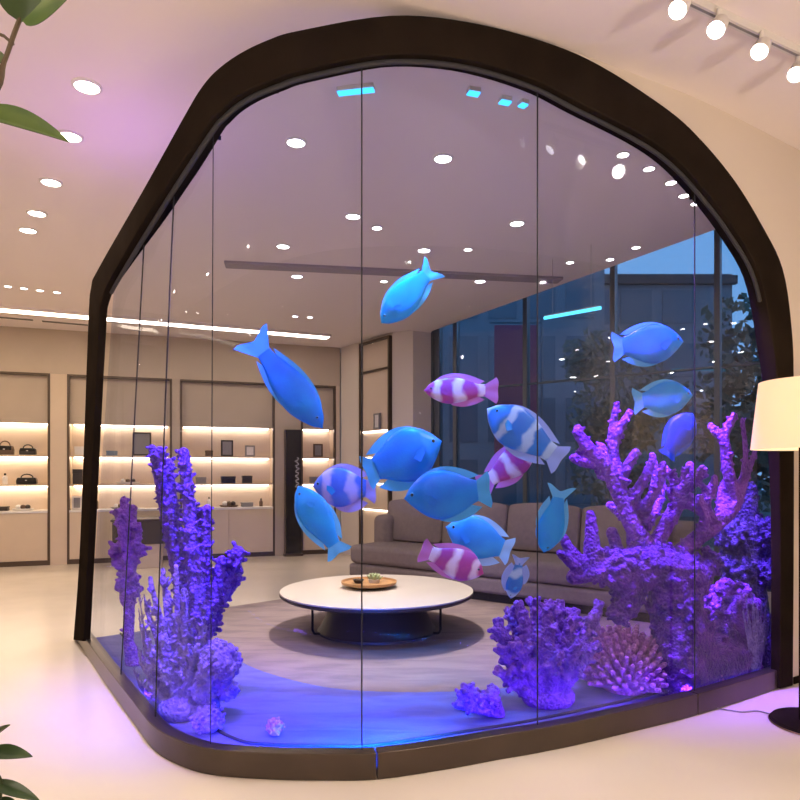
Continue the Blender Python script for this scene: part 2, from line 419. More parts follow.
# ---------------------------------------------------------------- display cabinets on the back wall
SH = [1.60, 1.17]; CT = .79
wood_parts = {}
def cabinet(label, t0, t1, O=O, rz=rz_b, ztop=ZT, depth=.40, base=True, low=CT):
    w = t1-t0; d = Vector((math.cos(rz), math.sin(rz))); p = O+d*t0
    t = thing('display_cabinet', label, 'cabinet', (p.x, p.y, 0), rz, 'lit display cabinets along the walls')
    bm = BM(); e = .032
    box(bm, 0, e, 0, .07, 0 if not base else .0, ztop); box(bm, w-e, w, 0, .07, 0, ztop); box(bm, e, w-e, 0, .07, ztop-e, ztop)
    obj('frame', bm, M['bronze'], t, smooth=False)
    bm = BM(); box(bm, .0, w, depth-.02, depth, .02, ztop); box(bm, 0, .02, .07, depth-.02, .02, ztop-e); box(bm, w-.02, w, .07, depth-.02, .02, ztop-e)
    box(bm, e, w-e, .10, depth-.02, 2.07, ztop-e)
    obj('back_panel', bm, M['shelf_back'], t, smooth=False)
    bm = BM(); box(bm, e, w-e, .07, .095, 2.055, ztop-e); obj('header_panel', bm, M['greige'], t, smooth=False)
    for z in SH:
        bm = BM(); box(bm, .021, w-.021, .05, depth-.021, z-.025, z); obj('shelf', bm, M['greige_light'], t, smooth=False)
    for z in (2.068, SH[0]-.026, SH[1]-.026):
        bm = BM(); box(bm, .06, w-.06, depth-.10, depth-.05, z-.02, z); obj('light_strip', bm, M['led_warm'], t, smooth=False)
    bm = BM(); box(bm, e, w-e, -.02, depth-.021, low-.03, low); obj('counter', bm, M['white'], t, smooth=False)
    bm = BM(); box(bm, e, w-e, .01, depth-.03, .07, low-.031); obj('base', bm, M['greige'], t, smooth=False)
    bm = BM(); nd = 2 if w > .9 else 1; pw = (w-2*e)/nd
    for i in range(nd):
        bm = BM(); box(bm, e+i*pw+.004, e+(i+1)*pw-.004, -.012, .009, .075, low-.035); dr = obj('door', bm, M['greige_light'], t, smooth=False)
    bm = BM(); box(bm, e, w-e, .0, depth-.03, .0, .069); obj('plinth', bm, M['bronze'], t, smooth=False)
    return t
def tb(u, v=470): return wall_hit(u, v, O, d_b)[0]
xA = (tb(50)-1.75, tb(50)); xB = (tb(67), tb(172)); xC = (tb(180), tb(275)); xD = (tb(301), tb(336))
cabs = [cabinet('lit display cabinet at far left, outside the tank', *xA),
        cabinet('lit display cabinet second from the left, half behind the left edge of the tank', *xB),
        cabinet('lit display cabinet behind the tank left of the black totem', *xC),
        cabinet('narrow lit display cabinet right of the black totem', *xD)]
gaps = [(tL, xA[0]), (xA[1], xB[0]), (xB[1], xC[0]), (xC[1], xD[0]), (xD[1], tC)]
for i, (g0, g1) in enumerate(gaps): struct(wbox('trim_%d' % (i+8), g0+.002, g1-.002, 0.005, .40, 0, ZT-.001, M['greige_light'] if i in (1, 4) else M['greige'], smooth=False))
# return wall niche cabinet
trp = [wall_hit(u, 470, RA, d_r)[0] for u in (362, 392)]
wbx = lambda *a: None
t0, t1 = trp
rc = thing('display_niche', 'tall shallow lit niche with dark frame on the return wall by the column', 'cabinet', (RA.x+d_r.x*t0, RA.y+d_r.y*t0, 0), math.atan2(d_r.y, d_r.x), 'lit display cabinets along the walls')
w = t1-t0; ztp = 3.37
bm = BM(); box(bm, 0, .03, -.06, .02, 0, ztp); box(bm, w-.03, w, -.06, .02, 0, ztp); box(bm, .03, w-.03, -.06, .02, ztp-.03, ztp); box(bm, .03, w-.03, -.05, .02, 2.89, 2.915)
obj('frame', bm, M['bronze'], rc, smooth=False)
bm = BM(); box(bm, .03, w-.03, .0, .018, 0.02, ztp-.03); obj('back_panel', bm, M['shelf_back'], rc, smooth=False)
for z in (2.0, 1.6, 1.2, .8):
    bm = BM(); box(bm, .031, w-.031, -.055, -.001, z-.02, z); obj('shelf', bm, M['greige_light'], rc, smooth=False)
    if z < 2.1:
        bm = BM(); box(bm, .06, w-.06, -.02, -.002, z-.04, z-.0205); obj('light_strip', bm, M['led_warm'], rc, smooth=False)

# black totem
tq = tb(292)
pq = O+d_b*tq-n_b*.10
tt_ = thing('totem', 'tall black totem panel with white vertical script beside the narrow cabinet', 'sign', (pq.x, pq.y, 0), rz_b)
bm = BM(); box(bm, -.125, .125, -.05, .05, .04, 2.03); obj('panel', bm, M['black'], tt_, smooth=False, bevel=.004)
bm = BM(); box(bm, -.15, .15, -.07, .07, 0, .04); obj('base', bm, M['bronze'], tt_, smooth=False)
bm = BM(); box(bm, -.137, -.126, -.055, .05, .04, 2.03); obj('edge_trim', bm, M['bronze'], tt_, smooth=False)
bm = BM(); pts = [(.055+.028*math.sin(i*1.15)+.012*math.sin(i*2.7), -.054, 1.58-i*.0145) for i in range(34)]
tube(bm, pts, .0055, 6); obj('script', bm, M['white'], tt_)

# ------- merchandise
def m_handbag(bm_w, h, m, t):
    w = bm_w; d = min(.14, w*.6)
    bm = BM(); V = []
    for z, k in ((0, 1.), (h*.35, 1.02), (h*.65, .9)):
        V.append([bm.verts.new((sx*w/2*k, sy*d/2*k, z)) for sx, sy in ((-1,-1),(1,-1),(1,1),(-1,1))])
    bm.faces.new(V[0][::-1]); bm.faces.new(V[-1])
    for a, b in zip(V, V[1:]):
        for i in range(4): bm.faces.new((a[i], a[(i+1)%4], b[(i+1)%4], b[i]))
    obj('body', bm, m, t, bevel=.012)
    bm = BM(); tube(bm, [(w*.3*math.cos(PI-a*PI/8), 0, h*.62+h*.36*math.sin(a*PI/8)) for a in range(9)], .009, 6); obj('handle', bm, m, t)
    bm = BM(); box(bm, -w*.42, w*.42, -d*.53, -d*.49, h*.33, h*.62); obj('flap', bm, M['black'], t, bevel=.004)
    bm = BM(); box(bm, -.012, .012, -d*.53-.008, -d*.53, h*.36, h*.42); obj('clasp', bm, M['white'], t, smooth=False)
def m_box(w, h, m, t):
    bm = BM(); box(bm, -w/2, w/2, -.07, .07, 0, h*.7); obj('body', bm, m, t, bevel=.003)
    bm = BM(); box(bm, -w/2-.004, w/2+.004, -.074, .074, h*.702, h); obj('lid', bm, m, t, bevel=.003)
def m_frame(w, h, m, t):
    e = .025
    bm = BM(); box(bm, -w/2, w/2, -.015, .015, 0, e); box(bm, -w/2, w/2, -.015, .015, h-e, h); box(bm, -w/2, -w/2+e, -.015, .015, e, h-e); box(bm, w/2-e, w/2, -.015, .015, e, h-e)
    obj('frame', bm, m, t, smooth=False)
    bm = BM(); box(bm, -w/2+e, w/2-e, -.004, .012, e, h-e); obj('panel', bm, M['grey'] if m is not M['grey'] else M['white'], t, smooth=False)
    bm = BM(); tube(bm, [(0, .016, h*.7), (0, .09, .006)], .006, 6); obj('stand', bm, m, t)
def m_bottle(w, h, m, t):
    r = w/2
    bm = BM(); lathe(bm, [(r*.95, 0), (r, .01), (r, h*.6), (r*.75, h*.7), (r*.35, h*.76), (r*.35, h*.82)], 20); obj('body', bm, m, t)
    bm = BM(); lathe(bm, [(r*.42, h*.821), (r*.42, h), (0, h)], 16); obj('cap', bm, M['black'], t)
def m_tray(w, h, m, t):
    bm = BM(); lathe(bm, [(.85, 0), (1, .025/ .025*.02), (1., .028), (.95, .028), (.93, .012), (0, .012)], 28, sx=w/2, sy=.1); obj('dish', bm, m, t)
    for i in range(3):
        bm = BM(); ball(bm, ((i-1)*w*.22, 0, .012+h*.4), h*.42, 2); obj('bauble', bm, [M['white'], M['brown'], M['dark']][i], t)
def item(kind, u, w, h, lev, m, label, O=O, d=d_b, depth=.2, cat=None):
    # u: pixel column, lev: shelf height
    t_ = wall_hit(u, 470, O, d, depth)[0]; n = Vector((-d.y, d.x)); p = O+d*t_+n*depth
    nm = {'handbag': 'handbag', 'box': 'gift_box', 'frame': 'picture_frame', 'bottle': 'bottle', 'tray': 'trinket_dish'}[kind]
    t = thing(nm, label, {'gift_box': 'box', 'picture_frame': 'picture frame', 'trinket_dish': 'dish'}.get(nm, nm), (p.x, p.y, lev+.001), math.atan2(d.y, d.x), 'goods on the lit shelves')
    {'handbag': m_handbag, 'box': m_box, 'frame': m_frame, 'bottle': m_bottle, 'tray': m_tray}[kind](w, h, m, t)
    return t
s1, s2, s3 = SH[0], SH[1], CT
item('handbag', 5, .22, .20, s1, M['brown'], 'brown handbag on the upper shelf of the far left cabinet')
item('handbag', 28, .21, .15, s1, M['dark'], 'dark handbag on the upper shelf of the far left cabinet, right of a brown bag')
item('bottle', 5, .07, .16, s2, M['white'], 'white bottle on the middle shelf of the far left cabinet')
item('handbag', 27, .26, .15, s2, M['black'], 'black handbag on the middle shelf of the far left cabinet')
item('tray', 23, .28, .09, s3, M['white'], 'white dish of baubles on the counter of the far left cabinet')
item('box', 3, .14, .06, s3, M['dark'], 'low dark box on the counter of the far left cabinet')
item('box', 84, .24, .13, s1, M['white'], 'white box at the left end of the upper shelf, second cabinet')
item('box', 112, .15, .07, s1, M['steelblue'], 'small slate blue box on the upper shelf, second cabinet')
item('frame', 142, .27, .36, s1, M['dark'], 'large dark picture frame on the upper shelf, second cabinet')
item('box', 78, .13, .22, s2, M['dark'], 'tall dark box at the left end of the middle shelf, second cabinet')
item('tray', 128, .34, .08, s2, M['white'], 'wide white dish on the middle shelf, second cabinet')
item('frame', 77, .14, .20, s3, M['white'], 'white picture frame on the counter, second cabinet')
item('bottle', 96, .07, .18, s3, M['brown'], 'brown bottle on the counter, second cabinet')
item('tray', 120, .26, .08, s3, M['grey'], 'grey dish on the counter, second cabinet')
item('box', 209, .11, .09, s1, M['brown'], 'small brown box on the upper shelf, cabinet left of the totem')
item('frame', 227, .19, .26, s1, M['dark'], 'dark picture frame on the upper shelf, cabinet left of the totem')
item('frame', 250, .16, .18, s1, M['grey'], 'smaller grey picture frame on the upper shelf, cabinet left of the totem')
item('box', 187, .13, .12, s2, M['steelblue'], 'slate blue box at the left end of the middle shelf, cabinet left of the totem')
item('box', 201, .15, .10, s2, M['grey'], 'grey box on the middle shelf beside a slate blue box')
item('box', 228, .22, .11, s2, M['black'], 'wide black box on the middle shelf, cabinet left of the totem')
item('box', 247, .15, .12, s2, M['dark'], 'dark box on the middle shelf right of a wide black box')
item('bottle', 209, .06, .16, s3, M['white'], 'white bottle on the counter, cabinet left of the totem')
item('tray', 229, .30, .10, s3, M['brown'], 'brown dish of baubles on the counter, cabinet left of the totem')
item('box', 247, .18, .07, s3, M['grey'], 'low grey box on the counter, cabinet left of the totem')
item('bottle', 261, .06, .13, s3, M['brown'], 'brown bottle at the right end of the counter, cabinet left of the totem')
item('frame', 318, .16, .22, s1, M['brown'], 'brown picture frame on the upper shelf of the narrow cabinet')
item('box', 316, .20, .10, s2, M['grey'], 'grey box on the middle shelf of the narrow cabinet')
item('bottle', 322, .07, .16, s3, M['dark'], 'dark bottle on the counter of the narrow cabinet')
item('frame', 377, .16, .24, 2.001, M['grey'], 'grey picture frame standing on the top shelf of the wall niche', RA, d_r, -.03)
item('bottle', 376, .045, .16, 1.601, M['white'], 'white bottle standing on the second shelf of the wall niche', RA, d_r, -.029)

# low dark stand seen through the left panes
t = thing('display_stand', 'low dark display stand on pale plinth behind the left corals', 'stand', FL(146, 566)+Vector((0, 0, 0)), .3)
bm = BM(); box(bm, -.32, .22, -.25, .25, .0, .34); obj('plinth', bm, M['greige_light'], t, bevel=.008)
bm = BM(); box(bm, -.42, .3, -.28, .28, .341, .66); obj('drawer_box', bm, M['dark'], t, bevel=.008)
bm = BM(); box(bm, -.44, .32, -.3, .3, .661, .69); obj('top', bm, M['table_dark'], t, bevel=.005)

# ---------------------------------------------------------------- ceiling lights
def light(kind, name, loc, power, col, parent=None, rot=None, **k):
    l = bpy.data.lights.new(name, kind); l.energy = power; l.color = col
    for a, v in k.items(): setattr(l, a, v)
    o = bpy.data.objects.new(name, l); link(o, parent); o.location = loc
    if rot: o.rotation_euler = rot
    return o
WARM = (1, .85, .71)
DLP = 13.0
def make_downlight(label, loc, r=.062, power=DLP, group='recessed ceiling downlights'):
    t = thing('downlight', label, 'ceiling light', loc, 0, group)
    bm = BM(); lathe(bm, [(r*.99, 0), (r*1.25, 0), (r*1.25, -.006), (r*1.02, -.010), (r*.99, -.004)], 32); obj('trim_ring', bm, M['white'], t)
    bm = BM(); lathe(bm, [(r*.98, -.001), (r*.98, -.006), (0, -.006)], 32); obj('lens', bm, M['lens'], t)
    light('AREA', 'bulb', (0, 0, -.013), power, WARM, t, shape='DISK', size=r*1.7)
    return t
def downs(pts, first=None, r=.062, power=DLP):
    for (u, v, lab) in pts:
        p = CL(u, v) if isinstance(v, (int, float)) else u
        if first is None: first = make_downlight(lab, p, r, power)
        else: dup(first, p, None, lab)
    return first
L1 = downs([(87, 86, 'nearest and largest downlight of the left ceiling row'), (70, 136, 'second downlight of the left ceiling row, by the leaf tip'), (51, 182, 'third downlight of the left ceiling row'),
   (37, 213, 'fourth downlight of the left ceiling row'), (28, 230, 'fifth and farthest downlight of the left ceiling row')])
L2 = downs([(296, 142, 'ceiling downlight seen through the glass left of the main seam, nearest one there'), (443, 158, 'large ceiling downlight seen through the glass right of the main seam'),
   (353, 216, 'ceiling downlight just left of the main glass seam'), (517, 223, 'ceiling downlight left of the second glass seam'), (283, 246, 'ceiling downlight left of centre just before the grey ceiling slot'),
   (424, 250, 'ceiling downlight above the topmost fish, before the grey slot'), (297, 276, 'ceiling downlight left of centre just past the grey ceiling slot'), (480, 281, 'ceiling downlight right of the topmost fish past the grey slot')], None, .055, 3)
SM = make_downlight('small ceiling spot in the middle, right of the topmost fish', CL(468, 249), .036, .8)
for u, v, lab in ((570, 262, 'small ceiling spot past the second glass seam'), (610, 259, 'small ceiling spot third from the window edge'), (636, 247, 'small ceiling spot near the window edge of the ceiling'),
   (384, 281, 'small ceiling spot behind the topmost fish tail'), (295, 316, 'small ceiling spot before the cove light, left one'), (310, 317, 'small ceiling spot before the cove light, right one'),
   (623, 154, 'first of five track light reflections under the arch at right, built as small spots'), (649, 168, 'second of five track light reflections under the arch at right, built as small spots'), (671, 182, 'third of five track light reflections under the arch at right, built as small spots'), (684, 195, 'fourth of five track light reflections under the arch at right, built as small spots'), (696, 203, 'last of five track light reflections under the arch at right, built as small spots'),  # row of five: reflected track lights, built as ceiling spots
   (8, 286, 'small far ceiling spot at left, leftmost of four'), (24, 288, 'small far ceiling spot at left, second of four'), (40, 290, 'small far ceiling spot at left, third of four'), (57, 292, 'small far ceiling spot at left, rightmost of four')):
    dup(SM, CL(u, v), None, lab)
for i, (x, y) in enumerate([(-2.2,.2),(0,.2),(2.2,.2),(-2.2,-2.2),(0,-2.2),(2.2,-2.2),(-4.6,1.4),(-4.6,-1.5),(-5.6,4.4),(-6.2,6.8),(4.2,1.2)]):
    o_ = dup(L1, (x, y, CEIL), None, 'recessed ceiling downlight in the shop area behind the viewer')
# strong accent spot over the coffee table
TX, TY, TZ = -.195, 5.67, .36
acc = make_downlight('accent downlight in the ceiling straight above the round table', (TX, TY, CEIL), .04, 0)
for ch in list(acc.children):
    if ch.type == 'LIGHT': bpy.data.objects.remove(ch)
light('SPOT', 'bulb', (0, 0, -.02), 560, (1, .86, .72), acc, spot_size=math.radians(62), spot_blend=.6, shadow_soft_size=.035)

# track light upper right
tr = thing('track_rail', 'thin pale track rail on the ceiling at upper right', 'track', CL(735, 20), 0)
a, b = CL(668, -14), CL(822, 60); q = Vector(tr.location)
along('rail', a-q, b-q, .035, -.035, 0, M['white'], tr); along('groove', a-q, b-q, .012, -.0365, -.0345, M['grey'], tr)
hd = None
for u, v, lab in ((681, 5, 'leftmost white spotlight on the ceiling track'), (719, 25, 'second white spotlight on the ceiling track'), (762, 47, 'third white spotlight on the ceiling track'), (798, 70, 'rightmost white spotlight on the ceiling track, cut by the frame')):
    p = CL(u, v, CEIL-.10)
    if hd is None:
        hd = thing('track_spotlight', lab, 'spotlight', p, 0, 'spotlights on the ceiling track')
        R = Matrix.Rotation(math.radians(-28), 4, 'X') @ Matrix.Rotation(math.radians(30), 4, 'Y')
        bm = BM(); lathe(bm, [(.024, .04), (.034, .025), (.041, -.045), (.037, -.046), (.035, -.03)], 28); bm.transform(R); obj('can', bm, M['white'], hd)
        bm = BM(); lathe(bm, [(.0355, -.036), (.0355, -.041), (0, -.043)], 28); bm.transform(R); obj('lens', bm, M['lens'], hd)
        bm = BM(); tube(bm, [(0, 0, .03), (0, 0, .066)], .012); obj('stem', bm, M['white'], hd)
        lo = light('SPOT', 'bulb', (0, 0, 0), 45, WARM, hd, spot_size=math.radians(110), spot_blend=.8, shadow_soft_size=.04)
        lo.matrix_local = Matrix.Translation(R @ Vector((0, 0, -.075))) @ R
    else: dup(hd, p, None, lab)

# two added uplights, unseen behind the viewer, to brighten the ceiling
def fill_uplight(label, x, y):
    t = thing('fill_uplight', label, 'lamp', (x, y, 0), 0)
    bm = BM(); lathe(bm, [(0, 0), (.16, 0), (.165, .01), (.15, .03), (.02, .04), (0, .04)], 40); obj('base', bm, M['black_metal'], t)
    bm = BM(); tube(bm, [(0, 0, .04), (0, 0, 1.80)], .014, 12); obj('pole', bm, M['black_metal'], t)
    bm = BM(); lathe(bm, [(0, 1.78), (.05, 1.79), (.16, 1.86), (.21, 1.94), (.205, 1.94), (.15, 1.875), (.04, 1.81), (0, 1.81)], 40); obj('bowl', bm, M['white'], t)
    bm = BM(); ball(bm, (0, 0, 1.86), .03); obj('globe', bm, M['lens'], t)
    light('POINT', 'bulb', (0, 0, 1.93), 125 if x > 0 else 95, (1, .86, .75), t, shadow_soft_size=.04)
fill_uplight('added floor uplight behind the viewer to brighten the ceiling, right side', 2.6, .1)
fill_uplight('added floor uplight behind the viewer to brighten the ceiling, left side', -2.3, -.2)

# cyan LED strip reflection in the glass, built as a glowing hung tube
t = thing('tube_reflection', 'slim cyan LED strip reflection before the dark window, built as a hung tube', 'light', W(572, 313, 6.3), 0)
a, b = W(545, 318, 6.6), W(600, 308, 6.0); q = Vector(t.location)
bm = BM(); tube(bm, [a-q, b-q], .016, 12); obj('tube', bm, M['tube_reflection_cyan'], t)
bm = BM(); tube(bm, [a-q+Vector((0,0,.018)), b-q+Vector((0,0,.018))], .008, 8); obj('bracket', bm, M['grey'], t)
for p in (lerp(a, b, .15), lerp(a, b, .85)):
    bm = BM(); tube(bm, [p-q+Vector((0,0,.02)), Vector((p.x-q.x, p.y-q.y, (CEIL if p.x < .44+.5379*(9.5-p.y)-.05 else ZW)-q.z-.001))], .002, 6); obj('wire', bm, M['grey'], t)

# ---------------------------------------------------------------- aquarium
aq = thing('aquarium', 'huge arched glass aquarium with black frame and curved glass front', 'aquarium', (0, 0, 0))
thk = lambda s, z=3: min(lerp(.03, .085, max(0, min(1, (s-s_of(105))/(s_of(200)-s_of(105))))), lerp(.04, .085, max(0, min(1, (z-1.2)/.9))) if s > s_of(600) else 1)
bm = BM(); rings = []
for (so, zo), (si, zi) in zip(OUT, INN):
    rings.append([bm.verts.new(p) for p in (on(so, zo, -.02), on(si, zi, -.02), on(si, zi, thk(si, zi)), on(so, zo, thk(si, zi)))])
for a, b in zip(rings, rings[1:]):
    for i in range(4): bm.faces.new((a[i], a[(i+1)%4], b[(i+1)%4], b[i]))
bm.faces.new(rings[0]); bm.faces.new(rings[-1][::-1])
for v in bm.verts: v.co.z = max(v.co.z, .001)
obj('arch_frame', bm, M['black_metal'], aq, bevel=.006, angle=50)
# slim inner bead behind the fascia
bm = BM(); tube(bm, [on(s, z-.012, .02) for s, z in INN[17:-18]], .012, 8); obj('bead', bm, M['seam'], aq)
# base curb segments
js = [sL, s_of(377), s_of(698), sR-.02]
CZ = .118
for a, b in zip(js, js[1:]):
    n = max(6, int((b-a)/.05)); bm = BM(); rings = []
    for i in range(n+1):
        s = lerp(a+.003, b-.003, i/n)
        rings.append([bm.verts.new(p) for p in (on(s, .001, 0), on(s, CZ, 0), on(s, CZ, .07), on(s, .001, .07))])
    for r0, r1 in zip(rings, rings[1:]):
        for i in range(4): bm.faces.new((r0[i], r0[(i+1)%4], r1[(i+1)%4], r1[i]))
    bm.faces.new(rings[0]); bm.faces.new(rings[-1][::-1])
    obj('base_curb', bm, M['curb_metal'], aq, bevel=.003)
# inner glass channel
bm = BM(); tube(bm, [on(lerp(sL+.03, sR-.05, i/90), .018, .33) for i in range(91)], .008, 8); obj('glass_channel', bm, M['seam'], aq)
# glass panels
topS = [(s, z) for s, z in INN[16:-14]]
def ztop(s):
    if s <= topS[0][0]: return topS[0][1]
    for (a, za), (b, zb) in zip(topS, topS[1:]):
        if a <= s <= b and b > a: return lerp(za, zb, (s-a)/(b-a))
    return topS[-1][1]
bounds = [(84, 107), (113, 135), (146, 165), (204, 207), (362, 362), (543, 543), (702, 702), (779, 774)]
for k, ((b0, t0), (b1, t1)) in enumerate(zip(bounds, bounds[1:])):
    bm = BM(); n = 14; m_ = 12
    sb0, sb1, st0, st1 = s_of(b0), s_of(b1), s_of(t0), s_of(t1)
    for off in (.04, .052):
        g = [[bm.verts.new(on(lerp(lerp(sb0, sb1, i/n), lerp(st0, st1, i/n), j/m_), lerp(CZ-.02, ztop(lerp(st0, st1, i/n))+.02, j/m_), off)) for j in range(m_+1)] for i in range(n+1)]
        for i in range(n):
            for j in range(m_): bm.faces.new((g[i][j], g[i+1][j], g[i+1][j+1], g[i][j+1]))
        if off == .04: g0 = g
    for i in range(n):
        bm.faces.new((g0[i][0], g0[i+1][0], g[i+1][0], g[i][0])); bm.faces.new((g0[i][m_], g0[i+1][m_], g[i+1][m_], g[i][m_]))
    for j in range(m_):
        bm.faces.new((g0[0][j], g0[0][j+1], g[0][j+1], g[0][j])); bm.faces.new((g0[n][j], g0[n][j+1], g[n][j+1], g[n][j]))
    obj('glass_panel', bm, M['glass'], aq)
    if k < 6:
        bm = BM(); tube(bm, [on(lerp(sb1, st1, j/10), lerp(CZ, ztop(st1)+.01, j/10), .046) for j in range(11)], (.0036 if k != 2 else .0022), 6, round_cap=False); obj('seam', bm, M['seam'], aq)
# back and end glass
def pane(bm, pts, z0, z1, th):
    a = [Vector(p) for p in pts]; N_ = []
    for i in range(len(a)):
        d = (a[min(i+1, len(a)-1)]-a[max(i-1, 0)]).normalized(); N_.append(Vector((-d.y, d.x)))
    extrude_poly(bm, a+[p+n*th for p, n in list(zip(a, N_))[::-1]], z0, z1)
bm = BM(); pane(bm, BACK, .014, 2.72, .012); obj('back_glass', bm, M['glass_back'], aq)
bm = BM(); pane(bm, [pEndL+Nrm(sL+.05)*.17+Vector((.03, -.04)), BACK[0]], .014, 2.7, .012); obj('end_glass', bm, M['glass_back'], aq)
# bed of the tank
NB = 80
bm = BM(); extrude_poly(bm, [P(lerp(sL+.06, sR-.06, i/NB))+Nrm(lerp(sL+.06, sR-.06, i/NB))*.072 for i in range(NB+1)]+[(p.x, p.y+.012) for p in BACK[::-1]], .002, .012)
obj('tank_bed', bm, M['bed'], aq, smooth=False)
# blue light line inside the curb
bm = BM(); ns = 90
for i in range(ns+1): pass
tube(bm, [on(lerp(sL+.15, sR-.15, i/ns), .085, .076) for i in range(ns+1)], .006, 6); obj('light_line', bm, M['led_blue'], aq)
BLUE = (.04, .13, 1.0); VIOL = (.30, .10, 1.0)
for i, (u, pw, col) in enumerate([(120, .6, VIOL), (160, .6, VIOL), (250, 6, (.03, .03, 1)), (310, 11, (.006, .06, 1)), (365, 14, (.003, .13, 1.0)), (415, 14, (.003, .15, 1)), (475, 1, (.06, .06, 1)), (560, 1, VIOL), (650, 1, VIOL), (730, 3.5, VIOL)]):
    s = s_of(u); p = on(s, .10, .10); n = Nrm(s)
    o = light('AREA', 'light_bar', p, pw, col, aq, shape='RECTANGLE', size=.5, size_y=.03, spread=math.radians(112))
    dv = Vector((n.x, n.y, -.62 if 240 < u < 430 else -.1)); o.rotation_euler = dv.to_track_quat('-Z', 'Z').to_euler()
    # long side along the curb
    x = Vector((-n.y, n.x, 0)); z = -dv.normalized(); y = z.cross(x); o.matrix_local = Matrix.Translation(p) @ Matrix((x, y, z)).transposed().to_4x4()

# cyan LED reflections at the tank top, built as glowing bars
al = None
for (u0, v0), (u1, v1), lab in (((338, 89), (374, 85), 'long cyan LED reflection at the tank top by the main seam, built as a bar'), ((468, 88), (479, 90), 'short cyan LED reflection at the tank top, left of three'), ((500, 97), (510, 99), 'short cyan LED reflection at the tank top, middle of three'), ((520, 100), (526, 102), 'short cyan LED reflection at the tank top, right of three')):
    a, b = CL(u0, v0), CL(u1, v1); c = (a+b)/2
    t = thing('led_reflection', lab, 'light', c, 0, 'cyan LED reflections at the tank top')
    along('bar', a-c, b-c, .05, -.022, 0, M['white'], t); along('diffuser', a-c, b-c, .04, -.03, -.0225, M['led_reflection_cyan'], t)

# tank lamps: violet/blue downlights tucked behind the arch
def tank_lamp(u, dz, pw, col, aim, spread=95):
    q = s_of(u); zi = ztop(q); p = on(q, min(zi+dz, CEIL-.06), thk(q)+.05)
    z = -(Vector(aim)-p).normalized(); n = Nrm(q); x = Vector((n.y, -n.x, 0)); x = (x-z*x.dot(z)).normalized(); y = z.cross(x)
    l = light('AREA', 'light_bar', p, pw, col, aq, shape='RECTANGLE', size=.2, size_y=.05, spread=math.radians(spread))
    l.matrix_local = Matrix.Translation(p) @ Matrix((x, y, z)).transposed().to_4x4()
    bm = BM(); box(bm, -.12, .12, -.03, .03, .006, .025); bm.transform(Matrix.Translation(p) @ Matrix((x, y, z)).transposed().to_4x4())
    obj('lamp_housing', bm, M['black'], aq)
tank_lamp(176, .22, 9, (.28, .12, 1), W(190, 600, 3.95), 46)
tank_lamp(240, .12, 6, (.2, .14, 1), W(185, 560, 3.65), 40)
for u in (106, 122):                              # added strip on the arch's low left arm, giving the ceiling a violet glow
    q = s_of(u); zo = [z for a_, z in OUT if a_ <= q][-1]; light('AREA', 'light_bar', on(q, zo+.05, .03), 1.1, (.48, .16, 1), aq, rot=(PI, 0, 0), shape='RECTANGLE', size=.12, size_y=.04)
tank_lamp(420, .16, 9, (.05, .30, 1), W(415, 480, 3.8), 42)
tank_lamp(585, .16, 20, (.32, .12, 1), W(640, 560, 4.3), 45)
tank_lamp(680, .16, 19, (.34, .12, 1), W(700, 560, 4.5), 45)
tank_lamp(728, .2, 10, (.38, .14, 1), W(738, 640, 4.75), 60)

# ---------------------------------------------------------------- rug, table, sofa
bm = BM(); extrude_poly(bm, [(-1.98,6.4),(-.2,8.0),(.6,7.9),(2.9,6.3),(2.15,5.06)]+[(p.x, p.y+.014) for p in BACK[::-1]], .001, .012)
tag(obj('rug', bm, M['rug'], smooth=False), 'large mauve beige rug under the round table and sofa', 'rug')
t = thing('coffee_table', 'low round coffee table with cream top and dark cone pedestal', 'table', (TX, TY, .013))
R_ = .81; zt = TZ-.013
bm = BM(); lathe(bm, [(0, zt-.014), (R_-.004, zt-.014), (R_, zt-.010), (R_, zt-.002), (R_-.004, zt), (0, zt)], 96); obj('tabletop', bm, M['table_top'], t)
bm = BM(); lathe(bm, [(R_-.10, zt-.055), (R_-.02, zt-.045), (R_+.003, zt-.03), (R_+.003, zt-.0145), (0, zt-.0145)], 96); obj('rim', bm, M['table_dark'], t)
bm = BM(); lathe(bm, [(0, 0), (.50, 0), (.50, .02), (.48, .03), (.36, zt-.056), (0, zt-.056)], 64); obj('pedestal', bm, M['table_dark'], t)
for a in (-2.75, -.35, 1.57):
    x, y = .56*math.cos(a), .56*math.sin(a)
    bm = BM(); tube(bm, [(x, y, zt-.05), (x, y, .05), (x*.97, y*.97, .018), (x*.85, y*.85, .012)], .010, 10); obj('rod', bm, M['black_metal'], t)
tc_ = W(369, 577, TY+.1); tc_.z = TZ+.001
t = thing('tray', 'round raised wooden tray on the coffee table', 'tray', tc_)
bm = BM(); lathe(bm, [(0, 0), (.16, 0), (.17, .02), (0, .02)], 40); obj('foot', bm, M['table_dark'], t)
bm = BM(); lathe(bm, [(0, .021), (.21, .021), (.235, .032), (.24, .052), (.232, .052), (.225, .036), (0, .036)], 48); obj('dish', bm, M['wood'], t)
t = thing('succulent', 'small pale green succulent rosette on the wooden tray', 'plant', (tc_.x+.045, tc_.y, TZ+.038))
bm = BM(); lathe(bm, [(0, 0), (.045, 0), (.055, .03), (0, .03)], 20); obj('cup', bm, M['white'], t)
for k in range(16):
    a = k*2.4; el = .15+.9*(k/16); l_ = .075*(1-.4*k/16)
    dx, dy = math.cos(a)*math.cos(el), math.sin(a)*math.cos(el)
    bm = BM(); tube(bm, [(dx*.01, dy*.01, .03), (dx*l_*.6, dy*l_*.6, .03+l_*.6*math.sin(el)), (dx*l_, dy*l_, .04+l_*math.sin(el))], [.010, .017, .004], 8)
    obj('leaf', bm, bpy.data.materials.get('succulent_leaf') or mat('succulent_leaf', (.42, .50, .28), .5), t)
